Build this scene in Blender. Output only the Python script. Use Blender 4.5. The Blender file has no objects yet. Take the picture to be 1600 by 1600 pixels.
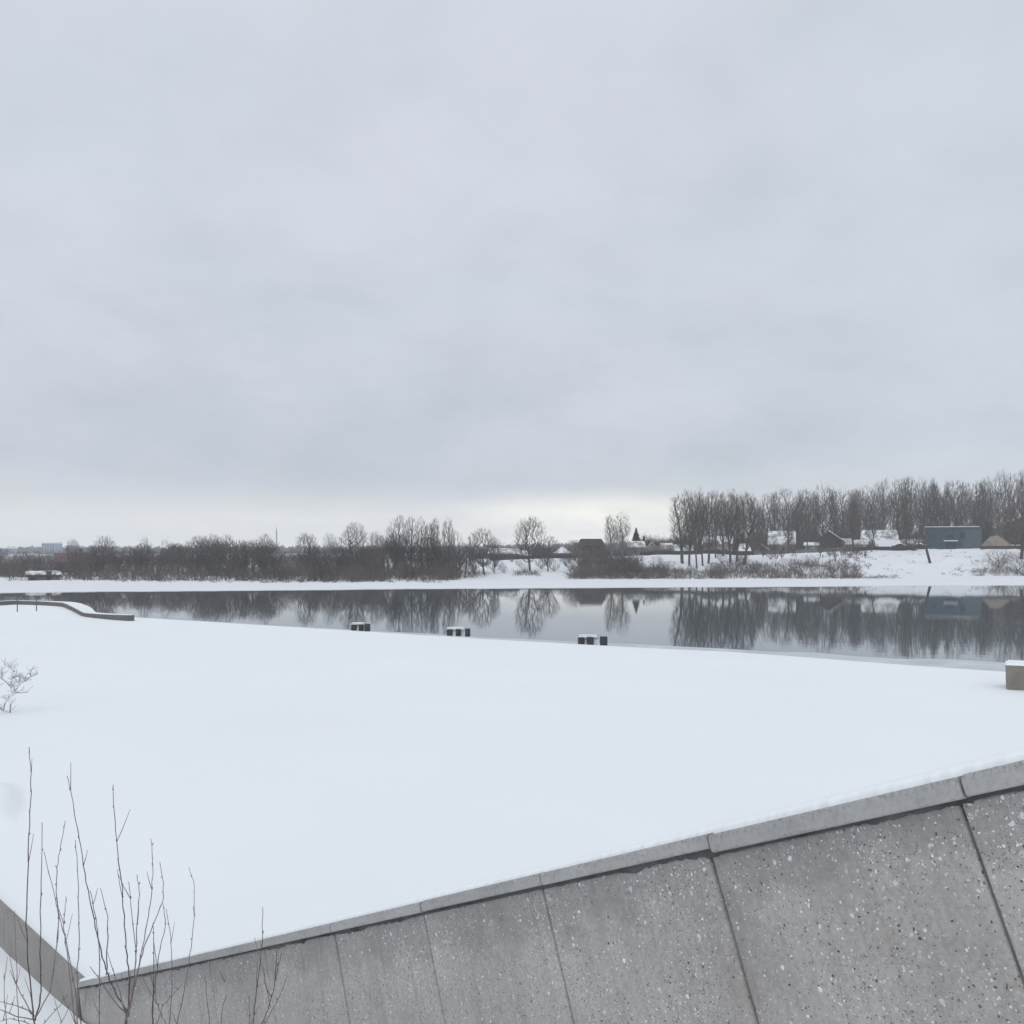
import bpy, math, random
from mathutils import Vector, Matrix, noise as mnoise

S = bpy.context.scene
COL = S.collection
R = math.radians
F = 1600.0            # focal length in photo pixels (photo 1600 px wide)
CX, HY = 800.0, 862.0  # optical axis column, horizon row
EYE = 6.5             # camera height above the water (water is z = 0)
PLAT = 1.5            # height of the snow covered quay platform

# ------------------------------------------------------------------ camera
cam_d = bpy.data.cameras.new("camera")
cam = bpy.data.objects.new("camera", cam_d)
COL.objects.link(cam)
cam.location = (0, 0, EYE)
cam.rotation_euler = (R(90), 0, 0)
cam_d.sensor_width = 36
cam_d.lens = 36
cam_d.shift_y = 62 / 1600
cam_d.clip_start = 0.1
cam_d.clip_end = 12000
S.camera = cam

# ------------------------------------------------------------------ world
SUN_EL, SUN_ROT = R(38), R(200)
SKY_STRENGTH = 0.1
CLOUD = 0.995
W = bpy.data.worlds.new("World")
S.world = W
W.use_nodes = True
nt = W.node_tree
nt.nodes.clear()
N = nt.nodes.new
L = nt.links.new


def mth(nt, op, a, b=None, clamp=False):
    n = nt.nodes.new("ShaderNodeMath")
    n.operation = op
    n.use_clamp = clamp
    for i, v in enumerate((a, b)):
        if v is None:
            continue
        if isinstance(v, (int, float)):
            n.inputs[i].default_value = v
        else:
            nt.links.new(v, n.inputs[i])
    return n.outputs[0]


def mixc(nt, fac, a, b, mode='MIX'):
    n = nt.nodes.new("ShaderNodeMix")
    n.data_type = 'RGBA'
    n.blend_type = mode
    for sock, v in ((n.inputs[0], fac), (n.inputs[6], a), (n.inputs[7], b)):
        if isinstance(v, (int, float)):
            sock.default_value = v
        elif isinstance(v, tuple):
            sock.default_value = (*v, 1)
        else:
            nt.links.new(v, sock)
    return n.outputs[2]


def ramp(nt, fac, stops, interp='LINEAR'):
    n = nt.nodes.new("ShaderNodeValToRGB")
    n.color_ramp.interpolation = interp
    e = n.color_ramp.elements
    while len(e) < len(stops):
        e.new(0.5)
    for el, (p, c) in zip(e, stops):
        el.position = p
        el.color = (*c, 1) if isinstance(c, tuple) else (c, c, c, 1)
    nt.links.new(fac, n.inputs[0])
    return n.outputs[0]


def noise_tex(nt, vec, scale, detail=4, rough=0.5, dist=0.0):
    n = nt.nodes.new("ShaderNodeTexNoise")
    n.inputs['Scale'].default_value = scale
    n.inputs['Detail'].default_value = detail
    n.inputs['Roughness'].default_value = rough
    n.inputs['Distortion'].default_value = dist
    if vec is not None:
        nt.links.new(vec, n.inputs['Vector'])
    return n.outputs['Fac']


def lin(r, g, b):
    f = lambda c: ((c / 255) / 12.92 if c / 255 <= .04045 else ((c / 255 + .055) / 1.055) ** 2.4)
    return (f(r), f(g), f(b))


sky = N("ShaderNodeTexSky")
sky.sky_type = 'NISHITA'
sky.sun_disc = False
sky.sun_elevation = SUN_EL
sky.sun_rotation = SUN_ROT
bg1 = N("ShaderNodeBackground")
bg1.inputs[1].default_value = SKY_STRENGTH
L(sky.outputs[0], bg1.inputs[0])
tc = N("ShaderNodeTexCoord")
sep = N("ShaderNodeSeparateXYZ")
L(tc.outputs['Generated'], sep.inputs[0])
dx, dy, dz = sep.outputs
el = mth(nt, 'MAXIMUM', dz, 0.0)
az = mth(nt, 'ARCTAN2', dx, dy)
# cloud base seen in perspective
den = mth(nt, 'ADD', el, 0.30)
comb = N("ShaderNodeCombineXYZ")
L(mth(nt, 'DIVIDE', dx, den), comb.inputs[0])
L(mth(nt, 'DIVIDE', dy, den), comb.inputs[1])
cvec = comb.outputs[0]
n_big = noise_tex(nt, cvec, 1.25, 4, 0.55, 0.15)
n_mid = noise_tex(nt, cvec, 2.6, 8, 0.6, 0.15)
base = ramp(nt, el, [(0.0, lin(236, 236, 233)), (0.022, lin(222, 224, 224)), (0.06, lin(197, 202, 210)),
                     (0.105, lin(189, 197, 208)), (0.165, lin(194, 202, 213)), (0.28, lin(204, 210, 220)),
                     (0.4, lin(204, 210, 220)), (0.5, lin(202, 210, 219)), (0.7, lin(240, 243, 248)), (1.0, (1.16, 1.17, 1.18))], 'B_SPLINE')


def blob(a0, e0, sa, se, sharp=False):
    u = mth(nt, 'DIVIDE', mth(nt, 'SUBTRACT', az, a0), sa)
    v = mth(nt, 'DIVIDE', mth(nt, 'SUBTRACT', mth(nt, 'ADD', el, mth(nt, 'MULTIPLY', mth(nt, 'SUBTRACT', n_mid, 0.5), 0.05)), e0), se)
    q = mth(nt, 'ADD', mth(nt, 'MULTIPLY', u, u), mth(nt, 'MULTIPLY', v, v))
    if sharp:
        q = mth(nt, 'MULTIPLY', q, q)
    return mth(nt, 'POWER', 2.718, mth(nt, 'MULTIPLY', q, -1.0))


wob = mth(nt, 'MULTIPLY', mth(nt, 'SUBTRACT', n_mid, 0.5), 1.0)
c = base
# slate band low on the left, gap of brighter cloud low in the middle, cool right hand side
dark = mth(nt, 'MULTIPLY', blob(-0.36, 0.105, 0.26, 0.05), mth(nt, 'ADD', 0.5, wob), True)
c = mixc(nt, dark, c, lin(168, 181, 194))
dark2 = mth(nt, 'MULTIPLY', blob(-0.10, 0.066, 0.22, 0.022), mth(nt, 'ADD', 0.4, wob), True)
c = mixc(nt, dark2, c, lin(174, 182, 196))
gap = mth(nt, 'MULTIPLY', blob(0.075, 0.022, 0.155, 0.031, True), mth(nt, 'ADD', 1.0, mth(nt, 'MULTIPLY', wob, 1.5)), True)
c = mixc(nt, gap, c, tuple(1.12 * q for q in lin(252, 249, 236)))
gap2 = mth(nt, 'MULTIPLY', blob(-0.22, 0.018, 0.34, 0.026), 0.7, True)
c = mixc(nt, gap2, c, lin(236, 235, 228))
lil = mth(nt, 'MULTIPLY', ramp(nt, mth(nt, 'MULTIPLY', n_big, 1.0), [(0.42, 0.0), (0.58, 1.0)]), 0.45)
c = mixc(nt, lil, c, lin(209, 211, 222))
teal = mth(nt, 'MULTIPLY', ramp(nt, n_big, [(0.36, 1.0), (0.48, 0.0)]), 0.5)
c = mixc(nt, teal, c, lin(190, 202, 212))
cool = ramp(nt, mth(nt, 'ADD', az, mth(nt, 'MULTIPLY', wob, 0.35)), [(0.12, 0.0), (0.42, 0.42)])
c = mixc(nt, mth(nt, 'MULTIPLY', cool, ramp(nt, el, [(0.02, 0.0), (0.08, 1.0)])), c, lin(196, 206, 215))
shade = ramp(nt, n_mid, [(0.30, 0.925), (0.5, 1.0), (0.70, 1.055)])
c = mixc(nt, 1.0, c, shade, 'MULTIPLY')
bg2 = N("ShaderNodeBackground")
bg2.inputs[1].default_value = CLOUD
L(c, bg2.inputs[0])
mx = N("ShaderNodeMixShader")
mx.inputs[0].default_value = 0.95
L(bg1.outputs[0], mx.inputs[1])
L(bg2.outputs[0], mx.inputs[2])
wo = N("ShaderNodeOutputWorld")
L(mx.outputs[0], wo.inputs[0])

# ------------------------------------------------------------------ sun behind the overcast
sun_d = bpy.data.lights.new("sun", 'SUN')
sun_d.energy = 0.5
sun_d.angle = R(60)
sun_d.color = (1.0, 0.97, 0.93)
sun = bpy.data.objects.new("sun", sun_d)
COL.objects.link(sun)
# Nishita: rotation measured clockwise from +Y
sdir = Vector((math.sin(SUN_ROT) * math.cos(SUN_EL), math.cos(SUN_ROT) * math.cos(SUN_EL), math.sin(SUN_EL)))
sun.rotation_euler = sdir.to_track_quat('Z', 'Y').to_euler()

S.view_settings.view_transform = 'Standard'
S.view_settings.look = 'None'
S.view_settings.exposure = 0.12
S.view_settings.gamma = 1.0
S.render.film_transparent = False
S.cycles.use_denoising = True
S.cycles.max_bounces = 6
S.cycles.volume_bounces = 1


# ------------------------------------------------------------------ materials
def new_mat(name):
    m = bpy.data.materials.new(name)
    m.use_nodes = True
    t = m.node_tree
    b = t.nodes["Principled BSDF"]
    return m, t, b


def pos_vec(t):
    return t.nodes.new("ShaderNodeNewGeometry").outputs['Position']


def bump(t, b, h, strength, dist):
    n = t.nodes.new("ShaderNodeBump")
    n.inputs['Strength'].default_value = strength
    n.inputs['Distance'].default_value = dist
    t.links.new(h, n.inputs['Height'])
    t.links.new(n.outputs[0], b.inputs['Normal'])


def simple(name, col, rough=0.8, var=0.2, scale=1.0, bmp=0.0, bdist=0.02, spec=0.3):
    m, t, b = new_mat(name)
    v = pos_vec(t)
    n = noise_tex(t, v, scale, 5, 0.6)
    lo = tuple(x * (1 - var) for x in col)
    hi = tuple(min(1, x * (1 + var)) for x in col)
    t.links.new(ramp(t, n, [(0.3, lo), (0.7, hi)]), b.inputs['Base Color'])
    b.inputs['Roughness'].default_value = rough
    b.inputs['Specular IOR Level'].default_value = spec
    if bmp:
        bump(t, b, n, bmp, bdist)
    return m


def snow_mat(name, col, s1=0.15, s2=9.0, bmp=0.25, dist=0.02):
    m, t, b = new_mat(name)
    v = pos_vec(t)
    n1 = noise_tex(t, v, s1, 4, 0.5)
    n2 = noise_tex(t, v, s2, 5, 0.6)
    lo = tuple(x * 0.97 for x in col)
    t.links.new(ramp(t, n1, [(0.3, lo), (0.7, col)]), b.inputs['Base Color'])
    b.inputs['Roughness'].default_value = 0.75
    b.inputs['Specular IOR Level'].default_value = 0.15
    bump(t, b, mth(t, 'ADD', mth(t, 'MULTIPLY', n1, 3.0), mth(t, 'MULTIPLY', n2, 0.35)), bmp, dist)
    return m


M = {}
M['snow'] = snow_mat('snow', (0.865, 0.90, 0.925))
M['far_snow'] = snow_mat('far_snow', (0.80, 0.82, 0.86), 0.05, 0.6, 0.5, 0.25)
M['roof_snow'] = snow_mat('roof_snow', (0.80, 0.82, 0.86), 0.3, 2.0, 0.4, 0.05)
def patchy(name, snow, under, lo, hi, scale):
    m, t, b = new_mat(name)
    n = noise_tex(t, pos_vec(t), scale, 6, 0.65)
    t.links.new(ramp(t, n, [(lo, under), (hi, snow)]), b.inputs['Base Color'])
    b.inputs['Roughness'].default_value = 0.8
    return m


M['patchy_snow'] = patchy('patchy_snow', (0.78, 0.80, 0.83), (0.20, 0.175, 0.17), 0.40, 0.60, 0.55)
M['bark'] = simple('bark', (0.086, 0.075, 0.072), 0.9, 0.25, 0.35)
M['bark_olive'] = simple('bark_olive', (0.096, 0.084, 0.073), 0.9, 0.25, 0.35)
M['bark_pale'] = simple('bark_pale', (0.20, 0.185, 0.17), 0.9, 0.25, 0.35)
M['bark_red'] = simple('bark_red', (0.10, 0.076, 0.077), 0.9, 0.25, 0.3)
M['thicket'] = simple('thicket', (0.108, 0.093, 0.09), 0.95, 0.6, 0.16)
M['brush'] = simple('brush', (0.075, 0.063, 0.058), 0.95, 0.45, 0.16)
M['reed'] = simple('reed', (0.115, 0.094, 0.083), 0.95, 0.35, 0.2)
M['frosted_bark'] = simple('frosted_bark', (0.36, 0.34, 0.35), 0.9, 0.35, 9.0)
M['needles'] = simple('needles', (0.026, 0.036, 0.030), 0.9, 0.4, 1.2)
M['far_wood'] = simple('far_wood', (0.05, 0.055, 0.06), 0.95, 0.3, 0.02)
M['twig'] = simple('twig', (0.20, 0.17, 0.17), 0.75, 0.35, 14)
M['twig_dark'] = simple('twig_dark', (0.125, 0.10, 0.10), 0.75, 0.35, 14)
M['dark_wood'] = simple('dark_wood', (0.045, 0.04, 0.038), 0.9, 0.3, 0.9)
M['brown_wood'] = simple('brown_wood', (0.070, 0.055, 0.050), 0.9, 0.25, 0.9)
M['brown_roof'] = simple('brown_roof', (0.038, 0.032, 0.031), 0.85, 0.2, 0.8)
M['brown_house_wall'] = simple('brown_house_wall', (0.105, 0.078, 0.072), 0.9, 0.2, 0.8)
M['grey_wood'] = simple('grey_wood', (0.16, 0.15, 0.145), 0.9, 0.3, 0.9)
M['pale_wall'] = simple('pale_wall', (0.42, 0.40, 0.37), 0.9, 0.15, 0.6)
M['cream_wall'] = simple('cream_wall', (0.36, 0.33, 0.26), 0.9, 0.15, 0.6)
M['red_wall'] = simple('red_wall', (0.13, 0.055, 0.05), 0.9, 0.2, 0.6)
M['red_roof'] = simple('red_roof', (0.135, 0.078, 0.08), 0.8, 0.2, 0.6)
M['blue_wall'] = simple('blue_wall', (0.034, 0.066, 0.090), 0.6, 0.12, 0.8)
M['teal_wall'] = simple('teal_wall', (0.075, 0.105, 0.115), 0.6, 0.12, 0.8)
M['slate_roof'] = simple('slate_roof', (0.16, 0.175, 0.18), 0.8, 0.25, 1.0)
M['straw'] = simple('straw', (0.27, 0.235, 0.195), 0.95, 0.3, 1.3)
M['tower_wall'] = simple('tower_wall', (0.22, 0.27, 0.33), 0.8, 0.1, 0.1)
M['glass'] = simple('glass', (0.02, 0.025, 0.03), 0.15, 0.3, 2.0, spec=0.5)
M['white_paint'] = simple('white_paint', (0.74, 0.75, 0.75), 0.6, 0.06, 2.0)
M['metal'] = simple('metal', (0.12, 0.12, 0.125), 0.5, 0.2, 5.0)
M['car_paint'] = simple('car_paint', (0.035, 0.04, 0.05), 0.3, 0.1, 3.0, spec=0.5)
M['rubber'] = simple('rubber', (0.02, 0.02, 0.02), 0.9, 0.2, 8.0)
M['dark_stone'] = simple('dark_stone', (0.052, 0.055, 0.062), 0.85, 0.35, 3.0, 0.4)


def concrete(name, col, warm, pebbles=True, big=1.0):
    m, t, b = new_mat(name)
    v = pos_vec(t)
    n1 = noise_tex(t, v, 1.3, 6, 0.62)
    n2 = noise_tex(t, v, 45.0, 4, 0.7)
    n3 = noise_tex(t, v, 4.5, 5, 0.65, 0.4)
    c = ramp(t, n1, [(0.28, tuple(x * 0.78 for x in col)), (0.5, col), (0.72, tuple(x * 1.15 for x in col))])
    c = mixc(t, mth(t, 'MULTIPLY', ramp(t, n3, [(0.52, 0.0), (0.72, 1.0)]), 0.45), c, warm)
    c = mixc(t, mth(t, 'MULTIPLY', ramp(t, n3, [(0.26, 1.0), (0.42, 0.0)]), 0.35), c, tuple(x * 0.62 for x in col))
    c = mixc(t, 0.55, c, ramp(t, n2, [(0.30, 0.62), (0.5, 0.97), (0.70, 1.25)] if pebbles else [(0.32, 0.70), (0.5, 1.0), (0.66, 1.12)]), 'MULTIPLY')
    if pebbles:
        # damp and dirt staining below the coping, fading down the slab in tongues
        oc = t.nodes.new("ShaderNodeTexCoord").outputs['Object']
        so = t.nodes.new("ShaderNodeSeparateXYZ")
        t.links.new(oc, so.inputs[0])
        reach = mth(t, 'MULTIPLY', noise_tex(t, v, 3.2, 4, 0.6), 0.62)
        dn = mth(t, 'ADD', mth(t, 'ADD', so.outputs[2], 0.02), reach)
        st = mth(t, 'MULTIPLY', ramp(t, dn, [(0.0, 0.0), (0.12, 1.0)]), 0.36)
        c = mixc(t, st, c, (0.155, 0.158, 0.168))
        st2 = mth(t, 'MULTIPLY', ramp(t, noise_tex(t, v, 2.2, 5, 0.7, 0.6), [(0.60, 0.0), (0.74, 1.0)]), 0.5)
        c = mixc(t, st2, c, (0.16, 0.14, 0.125))
    hgt = mth(t, 'MULTIPLY', n2, 0.4)
    if not pebbles:
        # pitted, weathered upper arris
        oc = t.nodes.new("ShaderNodeTexCoord").outputs['Object']
        so = t.nodes.new("ShaderNodeSeparateXYZ")
        t.links.new(oc, so.inputs[0])
        band = ramp(t, mth(t, 'ADD', mth(t, 'MULTIPLY', so.outputs[2], 10.0), 0.62), [(0.30, 0.12), (0.55, 1.0)])
        pits = ramp(t, noise_tex(t, v, 75.0, 3, 0.7), [(0.50, 0.0), (0.62, 1.0)])
        c = mixc(t, mth(t, 'MULTIPLY', mth(t, 'MULTIPLY', band, pits), 0.6), c, tuple(x * 0.45 for x in col))
    else:
        # rain streaks running down the face, different on every slab
        tcn = t.nodes.new("ShaderNodeTexCoord")
        oi = t.nodes.new("ShaderNodeObjectInfo")
        mp = t.nodes.new("ShaderNodeMapping")
        mp.inputs['Scale'].default_value = (16, 16, 0.9)
        t.links.new(tcn.outputs['Object'], mp.inputs['Vector'])
        t.links.new(oi.outputs['Location'], mp.inputs['Location'])
        stk = ramp(t, noise_tex(t, mp.outputs[0], 1.0, 5, 0.6), [(0.50, 0.0), (0.68, 1.0)])
        c = mixc(t, mth(t, 'MULTIPLY', stk, 0.28), c, (0.19, 0.185, 0.18))
        lite = ramp(t, noise_tex(t, mp.outputs[0], 1.7, 4, 0.6), [(0.58, 0.0), (0.72, 1.0)])
        c = mixc(t, mth(t, 'MULTIPLY', lite, 0.16), c, (0.52, 0.52, 0.52))
    if pebbles:
        warp = t.nodes.new("ShaderNodeVectorMath")
        warp.operation = 'ADD'
        nz = t.nodes.new("ShaderNodeTexNoise")
        nz.inputs['Scale'].default_value = 26
        nz.inputs['Detail'].default_value = 3
        t.links.new(v, nz.inputs['Vector'])
        sc = t.nodes.new("ShaderNodeVectorMath")
        sc.operation = 'SCALE'
        sc.inputs['Scale'].default_value = 0.03
        t.links.new(nz.outputs['Color'], sc.inputs[0])
        t.links.new(v, warp.inputs[0])
        t.links.new(sc.outputs[0], warp.inputs[1])
        cluster = ramp(t, noise_tex(t, v, 2.6, 3, 0.5), [(0.36, 0.18), (0.62, 1.0)])

        def stones(scale, thr, dens, seed):
            vo = t.nodes.new("ShaderNodeTexVoronoi")
            vo.inputs['Scale'].default_value = scale
            off = t.nodes.new("ShaderNodeVectorMath")
            off.operation = 'ADD'
            off.inputs[1].default_value = (seed, seed * 1.7, seed * 0.6)
            t.links.new(warp.outputs[0], off.inputs[0])
            t.links.new(off.outputs[0], vo.inputs['Vector'])
            sp = t.nodes.new("ShaderNodeSeparateColor")
            t.links.new(vo.outputs['Color'], sp.inputs[0])
            gate = mth(t, 'LESS_THAN', sp.outputs[0], mth(t, 'MULTIPLY', cluster, dens))
            size = mth(t, 'MULTIPLY', mth(t, 'ADD', 0.35, sp.outputs[1]), thr)
            k = mth(t, 'DIVIDE', mth(t, 'SUBTRACT', size, vo.outputs['Distance']), 0.10, True)
            return mth(t, 'MULTIPLY', gate, k), sp.outputs[2]
        for scale, thr, dens, seed, cl in ((60, 0.37, 0.27, 3.1, 'w'), (105, 0.40, 0.32, 11.3, 'w'), (36, 0.34, 0.17, 31.3, 'w'),
                                           (58, 0.32, 0.14, 7.7, 'd'), (105, 0.36, 0.22, 17.9, 'd'), (85, 0.36, 0.3, 23.0, 'm')):
            k, tone = stones(scale * big, thr, dens, seed)
            if cl == 'w':
                cc = ramp(t, tone, [(0.0, (0.46, 0.46, 0.47)), (0.6, (0.62, 0.62, 0.62)), (1.0, (0.82, 0.82, 0.81))])
            elif cl == 'd':
                cc = ramp(t, tone, [(0.0, (0.075, 0.078, 0.083)), (1.0, (0.15, 0.15, 0.155))])
            else:
                cc = ramp(t, tone, [(0.0, (0.22, 0.20, 0.19)), (1.0, (0.32, 0.32, 0.33))])
            c = mixc(t, k, c, cc)
            if cl == 'w':
                hgt = mth(t, 'ADD', hgt, mth(t, 'MULTIPLY', k, 0.5))
    t.links.new(c, b.inputs['Base Color'])
    b.inputs['Roughness'].default_value = 0.88
    b.inputs['Specular IOR Level'].default_value = 0.25
    bump(t, b, hgt, 0.6, 0.006)
    return m


M['panel'] = concrete('panel_concrete', (0.42, 0.405, 0.39), (0.36, 0.33, 0.30))
M['coping'] = concrete('coping_concrete', (0.385, 0.383, 0.383), (0.37, 0.355, 0.335), False)
M['slab'] = concrete('slab_concrete', (0.30, 0.29, 0.285), (0.29, 0.265, 0.25), False)
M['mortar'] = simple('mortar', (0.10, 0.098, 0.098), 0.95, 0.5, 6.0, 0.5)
M['parapet'] = concrete('parapet_concrete', (0.15, 0.145, 0.145), (0.15, 0.135, 0.125), False)
M['joint'] = simple('joint', (0.17, 0.168, 0.165), 0.95, 0.35, 9.0, 0.4)
M['block'] = concrete('block_concrete', (0.255, 0.235, 0.215), (0.25, 0.22, 0.19), False)


def water_mat():
    m, t, b = new_mat('water')
    b.inputs['Base Color'].default_value = (0.075, 0.098, 0.112, 1)
    b.inputs['Roughness'].default_value = 0.015
    b.inputs['IOR'].default_value = 1.333
    v = pos_vec(t)
    mp = t.nodes.new("ShaderNodeMapping")
    mp.inputs['Scale'].default_value = (0.5, 0.9, 1.0)
    t.links.new(v, mp.inputs['Vector'])
    n = noise_tex(t, mp.outputs[0], 0.9, 3, 0.5)
    bump(t, b, n, 0.10, 0.03)
    return m


M['water'] = water_mat()


def ice_mat():
    m, t, b = new_mat('ice')
    v = pos_vec(t)
    n = noise_tex(t, v, 0.35, 5, 0.6)
    t.links.new(ramp(t, n, [(0.3, (0.42, 0.48, 0.49)), (0.7, (0.62, 0.66, 0.67))]), b.inputs['Base Color'])
    b.inputs['Roughness'].default_value = 0.5
    b.inputs['IOR'].default_value = 1.31
    return m


M['ice'] = ice_mat()


# ------------------------------------------------------------------ mesh helpers
class MB:
    def __init__(self):
        self.v, self.f = [], []

    def quad_box(self, c, s, rz=0.0):
        cx, cy, cz = c
        a, b_, h = s[0] / 2, s[1] / 2, s[2] / 2
        ca, sa = math.cos(rz), math.sin(rz)
        i = len(self.v)
        for z in (-h, h):
            for x, y in ((-a, -b_), (a, -b_), (a, b_), (-a, b_)):
                self.v.append((cx + x * ca - y * sa, cy + x * sa + y * ca, cz + z))
        self.f += [(i, i + 3, i + 2, i + 1), (i + 4, i + 5, i + 6, i + 7)]
        for k in range(4):
            j = (k + 1) % 4
            self.f.append((i + k, i + j, i + 4 + j, i + 4 + k))

    def prism(self, prof, y0, y1):
        """profile in x,z extruded along y"""
        i, n = len(self.v), len(prof)
        for y in (y0, y1):
            for x, z in prof:
                self.v.append((x, y, z))
        self.f.append(tuple(range(i, i + n)))
        self.f.append(tuple(range(i + 2 * n - 1, i + n - 1, -1)))
        for k in range(n):
            j = (k + 1) % n
            self.f.append((i + k, i + n + k, i + n + j, i + j))

    def tube(self, pts, rad, sides=3, cap=True):
        n = len(pts)
        i0 = len(self.v)
        ph = (i0 * 0.7) % 6.28
        for k in range(n):
            a = pts[max(0, k - 1)]
            b = pts[min(n - 1, k + 1)]
            d = (b[0] - a[0], b[1] - a[1], b[2] - a[2])
            if abs(d[2]) > 0.5 * (abs(d[0]) + abs(d[1])):
                u = Vector(d).cross(Vector((1, 0.2, 0)))
            else:
                u = Vector(d).cross(Vector((0, 0, 1)))
            if u.length < 1e-9:
                u = Vector((1, 0, 0))
            u.normalize()
            w = Vector(d).cross(u)
            w.normalize()
            p, r = pts[k], rad[k]
            for s in range(sides):
                t = ph + 6.2832 * s / sides
                ct, st = math.cos(t) * r, math.sin(t) * r
                self.v.append((p[0] + u.x * ct + w.x * st, p[1] + u.y * ct + w.y * st, p[2] + u.z * ct + w.z * st))
        for k in range(n - 1):
            for s in range(sides):
                a = i0 + k * sides + s
                b = i0 + k * sides + (s + 1) % sides
                self.f.append((a, b, b + sides, a + sides))
        if cap and sides > 2:
            self.f.append(tuple(range(i0 + sides - 1, i0 - 1, -1)))
            e = i0 + (n - 1) * sides
            self.f.append(tuple(range(e, e + sides)))

    def mesh(self, name, mat, smooth=False):
        me = bpy.data.meshes.new(name)
        me.from_pydata(self.v, [], self.f)
        me.materials.append(mat)
        if smooth:
            me.polygons.foreach_set('use_smooth', [True] * len(me.polygons))
        me.update()
        return me

    def build(self, name, mat, parent=None, smooth=False, loc=None):
        o = bpy.data.objects.new(name, self.mesh(name, mat, smooth))
        COL.objects.link(o)
        if parent:
            o.parent = parent
        if loc:
            o.location = loc
        return o


def bevel(o, w, seg=2):
    md = o.modifiers.new('bevel', 'BEVEL')
    md.width = w
    md.segments = seg
    md.limit_method = 'ANGLE'
    return o


def tag(o, label=None, cat=None, group=None, kind=None):
    if label:
        o['label'] = label
    if cat:
        o['category'] = cat
    if group:
        o['group'] = group
    if kind:
        o['kind'] = kind
    return o


def empty(name, loc, rz=0.0, label=None, cat=None, group=None):
    o = bpy.data.objects.new(name, None)
    COL.objects.link(o)
    o.location = loc
    o.rotation_euler = (0, 0, rz)
    return tag(o, label, cat, group)


def interp(tab, x):
    if x <= tab[0][0]:
        return tab[0][1]
    for (a, u), (b, w) in zip(tab, tab[1:]):
        if x <= b:
            return u + (w - u) * (x - a) / (b - a)
    return tab[-1][1]


def X(px, Y):
    return (px - CX) / F * Y


def Zp(py, Y):
    return EYE - (py - HY) / F * Y


def on_plane(px, py, z):
    Y = F * (EYE - z) / (py - HY)
    return Vector((X(px, Y), Y, z))


def fbm(x, y, s, o=4):
    v, a = 0.0, 1.0
    for k in range(o):
        v += a * mnoise.noise(Vector((x * s, y * s, 3.7 * k)))
        s *= 2.03
        a *= 0.5
    return v


# ------------------------------------------------------------------ far bank terrain
WATER_Y = [(-400, 928), (0, 926), (140, 924), (280, 923), (520, 921), (640, 919.5), (760, 919), (980, 917.5),
           (1180, 916.5), (1400, 915), (1600, 914), (2000, 913)]
STRIP_Y = [(-400, 919), (0, 916.5), (140, 913.5), (280, 911), (520, 908), (620, 907), (760, 905), (980, 903.5),
           (1180, 903), (1400, 900.5), (1600, 899.5), (2000, 899)]
HB = [(-400, 2.2), (0, 2.4), (500, 2.6), (680, 3.2), (760, 4.0), (900, 4.5), (1000, 5.2), (1180, 5.7), (1280, 6.6),
      (1400, 6.7), (1500, 7.3), (1700, 7.3)]
D2 = [(-400, 270), (500, 300), (680, 320), (900, 330), (1700, 328)]
ICE_Z = 0.14


def dists(px):
    d0 = F * EYE / (interp(WATER_Y, px) - HY)
    d1 = F * (EYE - ICE_Z) / (interp(STRIP_Y, px) - HY)
    return d0, d1, interp(D2, px), interp(HB, px)


def terrain(px, D):
    d0, d1, d2, hb = dists(px)
    if D <= d1:
        return ICE_Z
    t = min(1, (D - d1) / (d2 - d1))
    s = t * t * (3 - 2 * t)
    s = 0.55 * s + 0.45 * (1 - (1 - t) ** 2)
    x = X(px, D)
    z = ICE_Z + s * (hb - ICE_Z)
    z += fbm(x, D, 0.07, 4) * (0.45 if px < 1100 else 0.8) * min(1, t * 4) * (1.0 if D < 600 else 0.4)
    if D > 360:
        z += min(1, (D - 360) / 500) * 2.0
    return max(ICE_Z, z)


def gpos(px, D):
    return Vector((X(px, D), D, terrain(px, D)))


cols = list(range(-1240, -100, 60)) + list(range(-100, 1700, 8)) + list(range(1700, 2861, 60))
mb = MB()
rows = None
for ci, px in enumerate(cols):
    d0, d1, d2, hb = dists(px)
    d0 += fbm(px * 0.02, 0.0, 1.0, 3) * 1.2
    ds = [d0 - 0.35, d0, d0 + 0.5] + [d0 + (d1 - d0) * k / 4 for k in range(1, 5)] + [d1 + (d2 - d1) * k / 22 for k in range(1, 23)]
    ds += [d2 + 15, d2 + 40, d2 + 80, 480, 600, 760, 950, 1200, 1450, 1720]
    rows = len(ds)
    for k, D in enumerate(ds):
        z = terrain(px, D)
        if k == 0:
            z = -0.4
        elif k == 1:
            z = 0.07
        mb.v.append((X(px, D), D, z))
for ci in range(len(cols) - 1):
    for k in range(rows - 1):
        a = ci * rows + k
        mb.f.append((a, a + rows, a + rows + 1, a + 1))
o = mb.build('ground', M['far_snow'], smooth=True)
tag(o, kind='structure')

# ------------------------------------------------------------------ river
mb = MB()
mb.v = [(-900, -60, 0), (900, -60, 0), (900, 420, 0), (-900, 420, 0)]
mb.f = [(0, 1, 2, 3)]
tag(mb.build('river', M['water']), kind='structure')

# ------------------------------------------------------------------ wall geometry (k = joint number, image fit)
Q = 0.87                  # depth between joints


def wall_pt(k):
    Y = Q * k
    return Vector((-0.787 * Y + 4.909 * Q, Y, EYE - (0.50625 * Y - 1.155 * Q)))


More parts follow.
